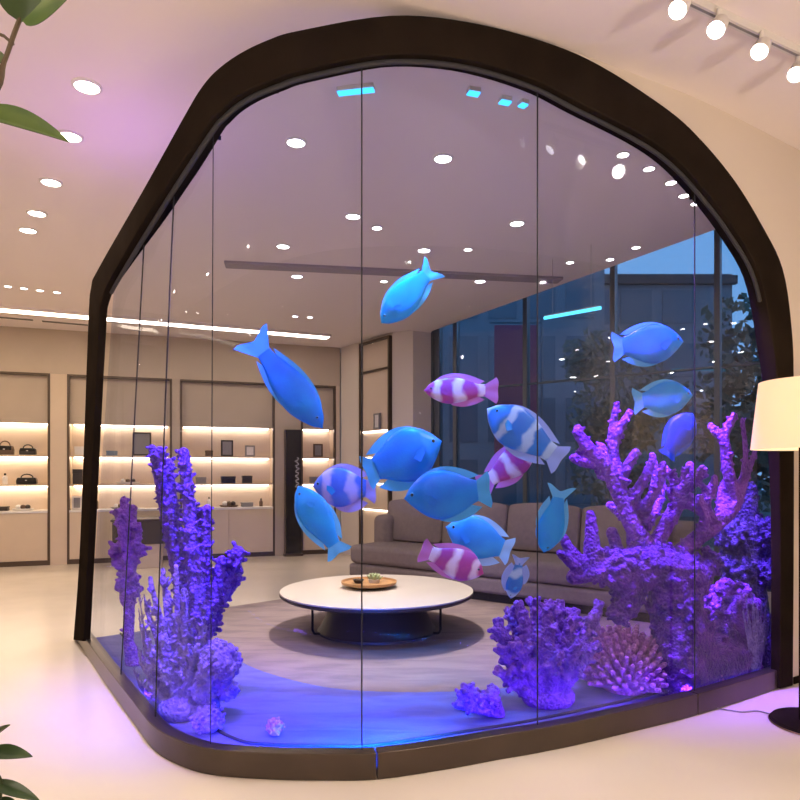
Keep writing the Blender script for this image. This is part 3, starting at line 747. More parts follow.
t = thing('dark_bowl', 'small dark bowl beside the succulent on the tray', 'bowl', (tc_.x-.09, tc_.y-.02, TZ+.038))
bm = BM(); lathe(bm, [(0, 0), (.03, 0), (.05, .03), (.046, .03), (.028, .008), (0, .008)], 24); obj('bowl', bm, M['dark'], t)
bm = BM(); ball(bm, (0, 0, .024), .018); obj('nut', bm, M['brown'], t)

def rbox(bm, x0, x1, y0, y1, z0, z1): return box(bm, x0, x1, y0, y1, z0, z1)
sa, sb = Vector((-.62, 8.02)), Vector((2.35, 5.74)); ds = (sb-sa).normalized(); SLn = (sb-sa).length
t = thing('sofa', 'long taupe fabric sofa with loose back cushions behind the round table', 'sofa', (sa.x, sa.y, .013), math.atan2(ds.y, ds.x))
bm = BM(); rbox(bm, .05, SLn-.05, .08, .95, 0, .09); obj('plinth', bm, M['sofa_base'], t)
bm = BM(); rbox(bm, 0, SLn, .0, 1.0, .09, .25); obj('base', bm, M['sofa'], t, bevel=.04, seg=4)
nS = 2
for i in range(nS):
    a = .02+i*(SLn-.30)/nS; b = a+(SLn-.30)/nS-.008
    bm = BM(); rbox(bm, a, b, -.015, .72, .255, .47); obj('seat_cushion', bm, M['sofa'], t, bevel=.06, seg=5)
bm = BM(); rbox(bm, 0.0, SLn, .80, 1.02, .25, .86); obj('backrest', bm, M['sofa'], t, bevel=.08, seg=5)
nC = 4
for i in range(nC):
    a = .04+i*(SLn-.30)/nC; b = a+(SLn-.30)/nC-.015
    bm = BM(); rbox(bm, a, b, -.11, .11, 0, .50)
    bmesh.ops.subdivide_edges(bm, edges=bm.edges[:], cuts=6, use_grid_fill=True)
    for v in bm.verts:
        fx = (v.co.x-a)/(b-a); fz = v.co.z/.50
        v.co.y *= .55+.65*math.sin(PI*min(1, max(0, fx)))**.5*math.sin(PI*(.08+.86*fz))**.5
        v.co.z += .03*math.sin(PI*fx)*fz
    bm.transform(Matrix.Translation((0, .70, .47)) @ Matrix.Rotation(-.16, 4, 'X'))
    o = obj('back_cushion', bm, M['sofa'], t, bevel=0); ss = o.modifiers.new('subsurf', 'SUBSURF'); ss.levels = 1; ss.render_levels = 1
bm = BM(); rbox(bm, SLn-.26, SLn+.02, -.02, 1.02, .10, .66); obj('armrest', bm, M['sofa'], t, bevel=.09, seg=5)
bm = BM(); rbox(bm, -.06, .2, .5, 1.02, .10, .80); obj('armrest', bm, M['sofa'], t, bevel=.09, seg=5)

# ---------------------------------------------------------------- floor lamp
lp = FL(816, 725); 
t = thing('floor_lamp', 'floor lamp with lit cream drum shade and black round base', 'lamp', lp)
bm = BM(); lathe(bm, [(0, 0), (.215, 0), (.222, .008), (.21, .022), (.03, .03), (0, .03)], 56); obj('base', bm, M['black_metal'], t)
bm = BM(); lathe(bm, [(.223, .003), (.226, .006), (.223, .009)], 56); obj('brass_edge', bm, mat('brass', (.5, .33, .14), .3, metal=1), t)
bm = BM(); tube(bm, [(-.08, 0, .03), (-.08, 0, 1.52)], .011, 12); obj('pole', bm, M['black_metal'], t)
bm = BM(); tube(bm, [(-.08, 0, 1.52), (-.05, 0, 1.56), (0, 0, 1.56)], .010, 12); obj('arm', bm, M['black_metal'], t)
zb, z2 = EYE+(HZ-449)*lp.y/F, EYE+(HZ-381)*lp.y/F
def shade_mat():
    m = bpy.data.materials.new('lamp_shade'); N, L = nt(m); b = N['Principled BSDF']
    b.inputs['Base Color'].default_value = (.85, .72, .52, 1); b.inputs['Roughness'].default_value = .8
    b.inputs['Emission Color'].default_value = (1, .80, .54, 1); b.inputs['Emission Strength'].default_value = .5
    tr_ = N.new('ShaderNodeBsdfTranslucent'); tr_.inputs['Color'].default_value = (.9, .75, .5, 1)
    mx = N.new('ShaderNodeMixShader'); mx.inputs[0].default_value = .35
    L.new(b.outputs[0], mx.inputs[1]); L.new(tr_.outputs[0], mx.inputs[2]); L.new(mx.outputs[0], N['Material Output'].inputs['Surface']); return m
bm = BM(); lathe(bm, [(.312, zb), (.272, z2), (.268, z2), (.308, zb)], 72)
bm.faces.ensure_lookup_table()
for f in [f for f in bm.faces if len(f.verts) > 4]: bm.faces.remove(f)
obj('lamp_shade', bm, shade_mat(), t)
bm = BM(); ball(bm, (0, 0, (zb+z2)/2), .045); obj('globe', bm, emit('globe', (1, .8, .55), 12), t)
bm = BM(); tube(bm, [(0, 0, 1.56), (0, 0, (zb+z2)/2-.04)], .016); obj('socket', bm, M['black_metal'], t)
light('POINT', 'bulb', (0, 0, (zb+z2)/2+.08), 8, (1, .76, .5), t, shadow_soft_size=.05)
cp = [FL(774, 716), FL(757, 712), FL(742, 713), FL(728, 711), FL(716, 709)]
bm = BM(); tube(bm, [Vector((p.x, p.y, .006)) for p in catmull(cp, 5)], .0045, 6); tag(obj('power_cord', bm, M['grey']), 'thin grey power cord on the floor running from lamp to tank', 'cord')

# ---------------------------------------------------------------- plants at the left edge
def leaf_mesh(L_, w, curl=.15, fold=.25):
    bm = BM(); n = 14; rows = []
    for i in range(n+1):
        t_ = i/n; hw = w/2*(math.sin(PI*t_**.8)**.8 if 0 < t_ < 1 else 0)*(1-.25*t_)+.0008
        z = -curl*L_*t_*t_
        rows.append([bm.verts.new((t_*L_, k*hw, z+abs(k)*hw*fold)) for k in (-1, -.5, 0, .5, 1)])
    for a, b in zip(rows, rows[1:]):
        for k in range(4): bm.faces.new((a[k], a[k+1], b[k+1], b[k]))
    r = bmesh.ops.extrude_face_region(bm, geom=bm.faces[:])
    for v in [g for g in r['geom'] if isinstance(g, bmesh.types.BMVert)]: v.co.z -= .0015
    return bm
def leaf_at(t, base, tip, w, m, up=Vector((0, -.5, 1)), curl=.12, fold=.2):
    q = Vector(t.location); base = base-q; tip = tip-q
    d = tip-base; L_ = d.length; x = d.normalized(); z = (up-x*up.dot(x)).normalized(); y = z.cross(x)
    bm = leaf_mesh(L_, w, curl, fold); bm.transform(Matrix.Translation(base) @ Matrix((x, y, z)).transposed().to_4x4())
    return obj('leaf', bm, m, t)
def pot(t, r, h):
    bm = BM(); lathe(bm, [(0, 0), (r*.75, 0), (r, h), (r*.93, h), (r*.88, h-.05), (0, h-.05)], 40); obj('pot', bm, M['pot'], t)
    bm = BM(); lathe(bm, [(0, h-.049), (r*.87, h-.049), (r*.5, h-.03), (0, h-.025)], 32); obj('soil', bm, M['soil'], t)
D1 = 1.3
pp = Vector((-1.12, 1.35, 0))
t = thing('rubber_plant', 'tall leafy rubber plant at left edge, broad leaves near the ceiling', 'plant', pp)
pot(t, .2, .4)
br = [(pp.x, pp.y, .36), (pp.x+.02, pp.y, 1.2), (pp.x+.12, D1+.02, 1.95), tuple(W(-14, 100, D1)), tuple(W(4, 62, D1)), tuple(W(14, 34, D1)), tuple(W(22, 14, D1))]
bm = BM(); tube(bm, [Vector(p)-pp for p in catmull(br, 5)], [max(.0045, lerp(.022, -.004, i/30)) for i in range(31)], 8); obj('trunk', bm, M['stem'], t)
bm = BM(); tube(bm, [W(-12, 30, D1)-pp, W(4, 36, D1)-pp, W(13, 44, D1)-pp], .003, 6); obj('twig', bm, M['stem'], t)
leaf_at(t, W(-26, 112, D1-.02), W(67, 131, D1), .082, M['leaf'], up=Vector((.0, -.85, .75)), fold=.35)
leaf_at(t, W(22, 20, D1), W(76, -28, D1-.05), .11, M['leaf'], up=Vector((.2, -1, .3)))
leaf_at(t, W(20, 22, D1), W(20, -44, D1-.05), .085, M['leaf_dark'], up=Vector((.3, -1, .2)))
leaf_at(t, W(4, 64, D1), W(-70, 20, D1), .09, M['leaf'])
leaf_at(t, W(-20, 110, D1), W(-90, 150, D1), .09, M['leaf'])
D2 = 1.55
pp2 = Vector((-1.12, 1.78, 0))
t = thing('leafy_shrub', 'low dark leafy potted shrub at bottom left corner', 'plant', pp2)
pot(t, .16, .3)
bm = BM(); tube(bm, [(0, 0, .26), (.02, -.05, .5), (.08, -.18, .62)], [.012, .010, .006], 8); obj('stem', bm, M['stem'], t)
c0 = pp2+Vector((.08, -.18, .62))
for (u, v), (u2, v2), w in (((-12, 751), (30, 753), .042), ((-8, 782), (38, 797), .036), ((-14, 742), (6, 723), .03), ((-5, 800), (22, 822), .05), ((-15, 770), (-4, 812), .06), ((-20, 765), (-60, 740), .05), ((-20, 780), (-70, 800), .05)):
    leaf_at(t, W(u, v, D2), W(u2, v2, D2-.03), w, M['leaf_dark'], up=Vector((0, -.6, 1)), curl=.1)
    bm = BM(); tube(bm, [Vector((.06, -.14, .58)), W(u-6, v+6, D2)-pp2, W(u+2, v, D2)-pp2], .0035, 6); obj('stalk', bm, M['stem'], t)

# ---------------------------------------------------------------- corals
def bake(o):
    dg = bpy.context.evaluated_depsgraph_get(); ev = o.evaluated_get(dg)
    me = bpy.data.meshes.new_from_object(ev, depsgraph=dg); old = o.data; o.modifiers.clear(); o.data = me
    bpy.data.meshes.remove(old)
    for p in me.polygons: p.use_smooth = True
def coral_mat(name, c1, c2, rough=.55, sc_=14):
    m = mat(name, c1, rough, col2=c2, nscale=sc_, spec=.4); N, L = nt(m)
    tc = N.new('ShaderNodeTexCoord'); v = N.new('ShaderNodeTexVoronoi'); v.inputs['Scale'].default_value = 62; v.feature = 'SMOOTH_F1'
    n = N.new('ShaderNodeTexNoise'); n.inputs['Scale'].default_value = 40; n.inputs['Detail'].default_value = 5
    L.new(tc.outputs['Object'], v.inputs['Vector']); L.new(tc.outputs['Object'], n.inputs['Vector'])
    a = N.new('ShaderNodeMath'); a.operation = 'SUBTRACT'; L.new(n.outputs['Fac'], a.inputs[0]); L.new(v.outputs['Distance'], a.inputs[1])
    bp = N.new('ShaderNodeBump'); bp.inputs['Strength'].default_value = .9; bp.inputs['Distance'].default_value = .022
    L.new(a.outputs[0], bp.inputs['Height']); L.new(bp.outputs['Normal'], N['Principled BSDF'].inputs['Normal'])
    return m
CV = coral_mat('coral_violet', (.19, .07, .78), (.09, .025, .5))
CV2 = coral_mat('coral_purple_violet', (.33, .13, .78), (.17, .05, .55))
CP = coral_mat('coral_purple', (.32, .085, .74), (.18, .035, .5))
CM_ = coral_mat('coral_magenta', (.70, .30, .82), (.54, .18, .72))
CLV = coral_mat('coral_lavender', (.36, .25, .86), (.18, .09, .66))
CPK = coral_mat('coral_pink', (.72, .30, .66), (.5, .16, .55))
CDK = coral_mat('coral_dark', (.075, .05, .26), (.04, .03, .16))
CRK = coral_mat('coral_rock', (.24, .065, .60), (.09, .02, .32), sc_=9)
def coral(name, label, m, base, build, voxel=.008, disp=.012, dscale=.03, group='corals in the tank', cat='coral', ttype='CLOUDS'):
    bm = BM(); build(bm)
    base = Vector(base); bm.transform(Matrix.Translation(-base))
    o = obj(name, bm, m); o.location = base
    r = o.modifiers.new('remesh', 'REMESH'); r.mode = 'VOXEL'; r.voxel_size = voxel; r.use_smooth_shade = True
    if disp:
        tx = bpy.data.textures.new('coral_noise', ttype); 
        if ttype == 'CLOUDS': tx.noise_scale = dscale; tx.noise_depth = 2
        else: tx.noise_scale = dscale
        d = o.modifiers.new('displace', 'DISPLACE'); d.texture = tx; d.strength = disp; d.mid_level = .5
    bake(o)
    for v in o.data.vertices:                       # sits on the bed, stays clear of the front glass
        p = v.co+base
        if p.z < .014: p.z = .014
        s = s_of(400+F*p.x/p.y); q = P(s); n = Nrm(s); d_ = (p.xy-q).dot(n)
        if d_ < .085: p.x += n.x*(.085-d_); p.y += n.y*(.085-d_)
        v.co = p-base
    return tag(o, label, cat, group)
def strokes(bm, Y, lst, nub=0., n=9):
    """lst: polylines of (u, v, radius_px, depth offset)"""
    for pl in lst:
        pts = [W(p[0], p[1], Y+(p[3] if len(p) > 3 else 0)) for p in pl]; rr = [p[2]*Y/F for p in pl]
        if len(pts) > 2:
            q = catmull([(*p, r) for p, r in zip(map(tuple, pts), rr)] if False else [Vector((p.x, p.y, p.z, r)) for p, r in zip(pts, rr)], 4)
            pts = [Vector(x[:3]) for x in q]; rr = [max(.002, x[3]) for x in q]
        tube(bm, pts, rr, n)
        if nub:
            for a, b, ra, rb in zip(pts, pts[1:], rr, rr[1:]): knobs(bm, a, b, (ra+rb)*.46, max(1, int((b-a).length*nub)), .0085, .012, len(bm.verts), .3)
def knobs(bm, a, b, ra, n, kr, kl, seed=1, up=.0, spread=1.):
    """knobbly nubs scattered round the segment a-b"""
    rg = random.Random(seed); ax = (b-a)
    for i in range(n):
        t_ = rg.random(); p = a+ax*t_
        d = Vector((rg.gauss(0,1), rg.gauss(0,1), rg.gauss(0,1)))
        d = (d-ax.normalized()*d.dot(ax.normalized())*.6).normalized(); d.z += up; d.normalize()
        s = rg.uniform(.7, 1.3)
        tube(bm, [p+d*ra*.5, p+d*(ra+kl*s*.4), p+d*(ra+kl*s)], [kr*s*.8, kr*s, kr*s*.9], 7)
def column(bm, Y, u0, v0, u1, v1, r0, r1, dY=0., nk=40, kr=.35, kl=.6, seed=1, up=.4):
    """upright finger with nubs, pixel ends"""
    a, b = W(u0, v0, Y+dY), W(u1, v1, Y+dY*.6); k = Y/F; r0 *= k; r1 *= k
    tube(bm, [a, a.lerp(b, .5)+Vector((random.uniform(-.01, .01), random.uniform(-.01, .01), 0)), b], [r0, (r0+r1)/2, r1], 10)
    knobs(bm, a, b, (r0+r1)/2*.8, nk, r1*kr+.003, r1*kl, seed, up)
# --- left group
YA = FL(190, 738).y+.42
def bA(bm):
    specs = [(192,650,160,450,7,4,.06),(190,640,152,448,7,4,.14),(198,640,184,452,9,5,-.02),(186,600,168,462,6,4.5,.1),(198,640,203,512,10,6,.08),(200,650,191,530,9,6,-.08),(204,640,207,508,6,4,-.03),
             (205,635,238,552,8,7,.02),(220,600,236,578,7,6,.1),(195,660,172,520,9,6,.18),(200,690,195,620,11,9,0),(205,620,222,560,7,5,-.1),(190,735,198,680,12,10,.0)]
    for i, s in enumerate(specs): column(bm, YA, *s[:6], dY=s[6], nk=int(14+((s[1]-s[3])/1.5)), seed=i+1, kr=.25, kl=.8)
coral('staghorn_coral', 'tall violet knobbly column coral standing at the left of the tank', CV, (*FL(192, 738).xy[:], .013) if False else (W(192, 740, YA).x, YA, .013), bA, .006, .008, .015)
YB = YA+.84
def bB(bm):
    u = 128
    for i, s in enumerate([(128,640,124,500,4,4,0),(130,640,133,508,4,4,.05),(129,570,118,512,5,4,-.04),(131,570,138,528,5,4,.02),(128,600,126,560,8,8,0),(127,552,115,548,6,5,.03),(130,560,141,548,5,5,.03)]):
        column(bm, YB, *s[:6], dY=s[6], nk=44, seed=40+i, kr=.3, kl=.8)
    tube(bm, [W(128, 640, YB), Vector((W(128, 640, YB).x+.05, YB, .02))], [.03, .07], 10)
coral('staghorn_coral', 'slender purple knobbly coral behind the tall violet one, farthest left', CP, (W(128, 640, YB).x+.05, YB, .013), bB, .0065, .008, .015)
YC = FL(176, 738).y+.26
def bC(bm):
    rg = random.Random(3); base = W(182, 738, YC); base.z = .05; k = YC/F
    ends = [(120,612),(128,590),(136,622),(142,596),(150,578),(156,600),(163,570),(168,592),(176,566),(183,590),(190,575),(197,598),(204,618),(210,605),(133,650),(147,640),(160,635),(172,640),(186,632),(198,645),(124,668),(140,672),(156,668),(206,660)]
    for i, (u, v) in enumerate(ends):
        dy = rg.uniform(-.16, .06); tip = W(u, v, YC+dy+(.25 if u < 140 else .1)); mid = base.lerp(tip, .5)+Vector((rg.uniform(-.02, .02), rg.uniform(-.02, .02), -.04))
        q = [base.lerp(mid, x/4) for x in range(4)]+[mid.lerp(tip, x/4) for x in range(5)]
        tube(bm, q, [lerp(.026, .013, x/8) for x in range(9)], 8)
        for _ in range(26):
            t_ = rg.uniform(.35, 1); p = q[min(8, int(t_*8))]; d = (tip-base).normalized()*1.1+Vector((rg.gauss(0,.6), rg.gauss(0,.6), rg.gauss(0,.3))); d.normalize()
            tube(bm, [p, p+d*rg.uniform(.035, .075)], [.0095, .0075], 6)
    ball(bm, (base.x, base.y, .06), .11, 3, (1.2, 1, .7))
coral('finger_coral', 'pale lavender spiky finger coral at the foot of the tall violet column', CLV, (W(185, 742, YC).x, YC, .013), bC, .006, .006, .015)
YD = YC-.04
def blob(bm, c, r, n, kr, seed, sc_=(1, 1, 1), zmin=.02):
    rg = random.Random(seed); ball(bm, c, r*.85, 3, sc_)
    for i in range(n):
        z = 1-2*(i+.5)/n; a = i*2.39996; d = Vector((math.sqrt(1-z*z)*math.cos(a), math.sqrt(1-z*z)*math.sin(a), z))
        p = Vector(c)+Vector((d.x*r*sc_[0], d.y*r*sc_[1], d.z*r*sc_[2]))*rg.uniform(.85, 1.08)
        if p.z < zmin+kr: continue
        ball(bm, p, kr*rg.uniform(.7, 1.25), 1)
def bD(bm):
    c = W(219, 663, YD); blob(bm, c, .105, 130, .02, 5, (1, 1, 1.05))
    blob(bm, W(205, 690, YD), .07, 60, .016, 6); blob(bm, W(228, 690, YD-.02), .05, 40, .014, 7)
    tube(bm, [W(206, 745, YD), W(212, 700, YD)], [.06, .045], 10)
coral('cauliflower_coral', 'round lavender cauliflower coral beside the tall violet column', CLV, (W(206, 744, YD).x, YD, .013), bD, .006, .006, .012)
def mound(bm, c, r, seed, sc_=(1, 1, .9), n=70, kr=.012): blob(bm, c, r, n, kr, seed, sc_)
YE = FL(208, 742).y+.10
coral('cauliflower_coral', 'low pale lavender coral mound in the front left corner', CLV, (W(208, 738, YE).x, YE, .013), lambda bm: mound(bm, (W(208, 738, YE).x, YE, .07), .085, 8), .005, .005, .012)
YF_ = FL(275, 748).y+.13
coral('coral_fragment', 'tiny pink coral fragment alone near the front glass', CPK, (W(275, 745, YF_).x, YF_, .013), lambda bm: mound(bm, (W(275, 745, YF_).x, YF_, .05), .045, 9, (1, 1, 1.1), 45, .009), .004, .004, .01)
# --- right group
YG = 4.02
def bG(bm):
    strokes(bm, YG, [
        [(690,600,14,0),(672,560,12,0),(655,552,9,-.02),(635,530,9,-.04),(622,500,8,-.05),(608,470,8,-.06),(590,450,7,-.07),(577,432,5,-.08)],
        [(600,460,7,-.06),(585,462,6,-.06),(573,458,4,-.1)], [(588,448,5,-.07),(581,440,4.5,-.07),(578,428,4,-.06)],
        [(620,490,7,-.05),(614,460,6,-.02),(613,440,5.5,-.02),(614,420,4,0),(617,404,3.2,0)], [(613,445,5,-.02),(622,425,4.2,-.05),(630,412,3.4,-.06)],
        [(614,470,5,0),(604,450,4.5,.04),(600,446,4,.06)], [(620,480,6,-.05),(630,462,5,-.1),(636,452,4,-.12)], [(628,505,6,-.04),(645,478,5,-.08),(652,462,4,-.1)],
        [(640,515,6,-.02),(654,492,5,0),(655,470,4,.02),(652,455,3.4,.03)], [(645,505,5,-.1),(658,486,5,-.14),(663,464,3.6,-.16)],
        [(655,545,8,0),(672,515,7.5,.02),(683,495,7,.04),(688,478,6,.05),(690,465,4.5,.06)], [(684,495,6,.04),(672,478,5,.1),(664,468,4,.12)], [(686,490,6,.03),(698,478,5,-.02),(704,470,4,-.04)], [(676,505,5,.02),(690,505,5,-.05),(702,512,5,-.08)],
        [(672,560,9,0),(692,542,8,.02),(715,525,8,.05),(735,505,7,.08),(745,480,6.5,.1),(755,462,5,.12),(764,450,4,.12)], [(738,500,6,.08),(728,472,6,.06),(726,450,5.5,.05),(724,436,5,.05),(732,420,4.2,.04),(736,416,3.6,.04)],
        [(725,440,5,.05),(716,432,4.5,.08),(711,426,3.8,.1)], [(745,480,5.5,.1),(749,450,5,.08),(749,430,4.4,.06),(748,420,3.6,.05)],
        [(715,525,6,.04),(705,505,5.5,-.02),(712,490,5,-.05),(716,478,4,-.08)], [(722,517,6,.04),(722,495,5,.12),(728,478,4,.16)], [(700,535,6,0),(706,515,5,-.1),(700,498,4,-.15)],
        [(635,530,6,0),(650,520,5,.1),(660,500,4.5,.2),(662,480,4,.26)], [(690,545,7,0),(706,530,6,.16),(724,512,5,.3),(734,492,4,.36)], [(640,540,6,0),(626,520,5,.14),(610,505,4.5,.24)]], nub=75)
    k = YG/F; rg = random.Random(11)
    for i in range(110):
        u = rg.uniform(582, 650) if rg.random() < .7 else rg.uniform(668, 705); v = lerp(450, 525, (u-582)/68)+rg.uniform(-12, 6) if u < 650 else rg.uniform(470, 505)
        p = W(u, v, YG-.04+rg.uniform(-.04, .04)); d = Vector((rg.gauss(0,1), rg.gauss(-.4,.8), rg.gauss(.7,.7))).normalized()
        tube(bm, [p, p+d*rg.uniform(.03, .06)], [.017, .011], 7)
coral('antler_coral', 'large purple antler coral spreading at right above the knobbly rock arch', CP, (W(690, 600, YG).x, YG, W(690, 600, YG).z-.08), bG, .007, .010, .022)
def bH(bm):
    rg = random.Random(21)
    def mass(pl, n, kr, kl):
        strokes(bm, YG, [pl], n=12)
        for (a, b) in zip(pl, pl[1:]):
            pa, pb = W(a[0], a[1], YG+a[3]), W(b[0], b[1], YG+b[3]); knobs(bm, pa, pb, (a[2]+b[2])/2*YG/F*.85, n, kr, kl, rg.randint(0, 999), .15)
    mass([(700,700,38,0),(688,660,30,0),(676,610,26,0),(672,572,25,0)], 90, .020, .03)
    mass([(680,575,25,0),(650,565,24,-.02),(622,572,20,-.04),(600,565,13,-.06)], 70, .018, .03)
    mass([(632,580,16,-.05),(626,606,13,-.06),(618,618,7,-.06)], 45, .017, .022)
    mass([(690,580,20,.0),(706,566,12,.0),(713,556,6,.0)], 30, .015, .03)
    mass([(700,690,30,0),(732,650,22,.25),(738,610,18,.35)], 60, .02, .03)
    strokes(bm, YG, [[(612,568,9,-.06),(590,572,10,-.08),(574,577,8,-.1)], [(592,570,9,-.08),(592,545,8,-.08),(591,520,5.5,-.08),(590,514,4.5,-.08)], [(590,572,8,-.08),(574,556,7,-.1),(567,545,5.5,-.1),(564,538,4.5,-.1)],
        [(580,570,7,-.1),(568,560,5,-.14),(560,553,4,-.16)], [(640,570,9,0),(634,545,7,0),(632,520,6,.02)], [(622,565,8,0),(616,545,6.5,.05),(612,532,6,.06)], [(648,562,8,-.03),(642,545,7,-.05),(641,535,6,-.06)]])
coral('coral_rock', 'knobbly purple rock arch with stubby arms under the antler coral', CRK, (W(695, 690, YG).x, YG, .013), bH, .008, .012, .025)
YJ = FL(625, 705).y+.25
def bJ(bm):
    c = W(625, 702, YJ); c.z = .06; rg = random.Random(5); R0 = 46*YJ/F; Rz = 58*YJ/F
    ball(bm, c, R0*.5, 3, (1, 1, 1.0))
    n = 210
    for i in range(n):
        z = 1-1.15*(i+.5)/n; a = i*2.39996
        if z < -.05: continue
        s = math.sqrt(max(0, 1-z*z)); d = Vector((s*math.cos(a), s*math.sin(a), z)); k = rg.uniform(.92, 1.06)
        tip = c+Vector((d.x*R0, d.y*R0, d.z*Rz*.82+.02))*k; b0 = c+Vector((d.x*R0, d.y*R0, d.z*Rz*.8))*.5
        m = b0.lerp(tip, .6)+Vector((0, 0, .012))
        tube(bm, [b0, m, tip+Vector((0, 0, .02))], [.014, .018, .0145], 8)
coral('dome_coral', 'pink violet dome coral of short packed fingers on the tank bed', CM_, (W(625, 702, YJ).x, YJ, .013), bJ, .0055, .003, .012)
YK = FL(548, 722).y+.24
def bK(bm):
    rg = random.Random(31); base = W(548, 712, YK); base.z = .03
    ends = [(500,630,.0),(512,618,.05),(505,655,-.08),(522,612,-.02),(535,608,.06),(548,612,-.08),(560,612,.04),(572,620,-.05),(585,632,.08),(597,612,.02),(590,650,-.05),(575,650,-.14),(540,640,-.16),(520,650,-.14),(555,660,-.18),(505,675,-.1),(560,630,.16),(530,630,.18),(548,622,.12)]
    for i, (u, v, dy) in enumerate(ends):
        tip = W(u, v, YK+dy); mid = base.lerp(tip, .55)+Vector((0, 0, -.02)); tube(bm, [base, mid, tip], [.05, .042, .034], 10)
        knobs(bm, mid, tip, .030, 16, .017, .03, 60+i, .35)
        for _ in range(5):
            d = (tip-mid).normalized()+Vector((rg.gauss(0,.45), rg.gauss(0,.45), rg.gauss(0,.3))); d.normalize(); tube(bm, [tip, tip+d*.04, tip+d*.065], [.018, .019, .014], 8)
    ball(bm, (base.x, base.y, .06), .12, 3, (1.3, 1, .7))
coral('bushy_coral', 'bushy violet coral with blunt branches left of the dome coral', CV2, (W(548, 712, YK).x, YK, .013), bK, .0065, .008, .02)
YL = FL(492, 735).y+.22
def bL(bm):
    rg = random.Random(77); base = W(500, 722, YL); base.z = .03
    for i in range(16):
        tip = W(rg.uniform(455, 500), rg.uniform(684, 706), YL+rg.uniform(-.12, .12)); mid = base.lerp(tip, .6); tube(bm, [base, mid, tip], [.03, .025, .02], 8); knobs(bm, mid, tip, .02, 9, .011, .018, 90+i, .2)
coral('bushy_coral', 'small violet coral leaning left beside the bushy coral', CV2, (W(500, 722, YL).x, YL, .013), bL, .006, .006, .015)
YM = 4.5
def bM(bm):
    c = W(730, 612, YM); rg = random.Random(41)
    blob(bm, c, .20, 240, .022, 13, (.95, .8, 1.05)); blob(bm, W(735, 660, YM), .15, 130, .022, 14, (1.1, .8, .9))
    tube(bm, [W(708, 640, YM-.14), W(731, 644, YM-.19), W(750, 627, YM-.15), W(757, 602, YM-.1)], [.03, .045, .045, .03], 10)
    tube(bm, [W(733, 680, YM), W(733, 650, YM)], [.13, .12], 12)
    b0 = W(733, 672, YM); b0.z = .06; ball(bm, b0, .16, 3, (1.1, .9, .6))
coral('cup_coral', 'rounded mauve cup coral tucked in the right corner of the tank', CP, (W(740, 690, YM).x, YM, .013), bM, .008, .010, .02)
YN = 4.74
def bN(bm):
    rg = random.Random(51)
    for i in range(16):
        u, v = rg.uniform(722, 766), rg.uniform(480, 590); blob(bm, W(u, v, YN+rg.uniform(-.1, .06)), rg.uniform(.07, .12), 40, .022, 100+i)
    tube(bm, [Vector((W(745, 600, YN).x, YN, .02)), W(745, 590, YN), W(742, 500, YN)], [.2, .14, .1], 12)
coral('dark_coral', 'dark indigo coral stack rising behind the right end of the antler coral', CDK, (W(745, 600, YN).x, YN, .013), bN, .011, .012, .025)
YO = 4.13
def bO(bm):
    rg = random.Random(61); base = W(766, 690, YO); base.z = .03
    for i in range(26):
        tip = W(rg.uniform(752, 776), rg.uniform(594, 650), YO+rg.uniform(-.1, .14)); tube(bm, [base, base.lerp(tip, .5), tip], [.02, .016, .010], 7)
coral('spiky_coral', 'spiky bright violet coral against the right post of the tank', CLV, (W(766, 690, YO).x, YO, .013), bO, .006, .004, .012)
YP = FL(703, 712).y+.22
def bP(bm):
    rg = random.Random(71)
    for i in range(9):
        c = W(rg.uniform(678, 716), 690, YP+rg.uniform(-.05, .05)); c.z = rg.uniform(.04, .13); blob(bm, c, .045, 26, .013, 200+i)
coral('coral_fragment', 'pink coral rubble between the dome coral and the rock foot', CPK, (W(698, 690, YP).x, YP, .013), bP, .005, .005, .012)

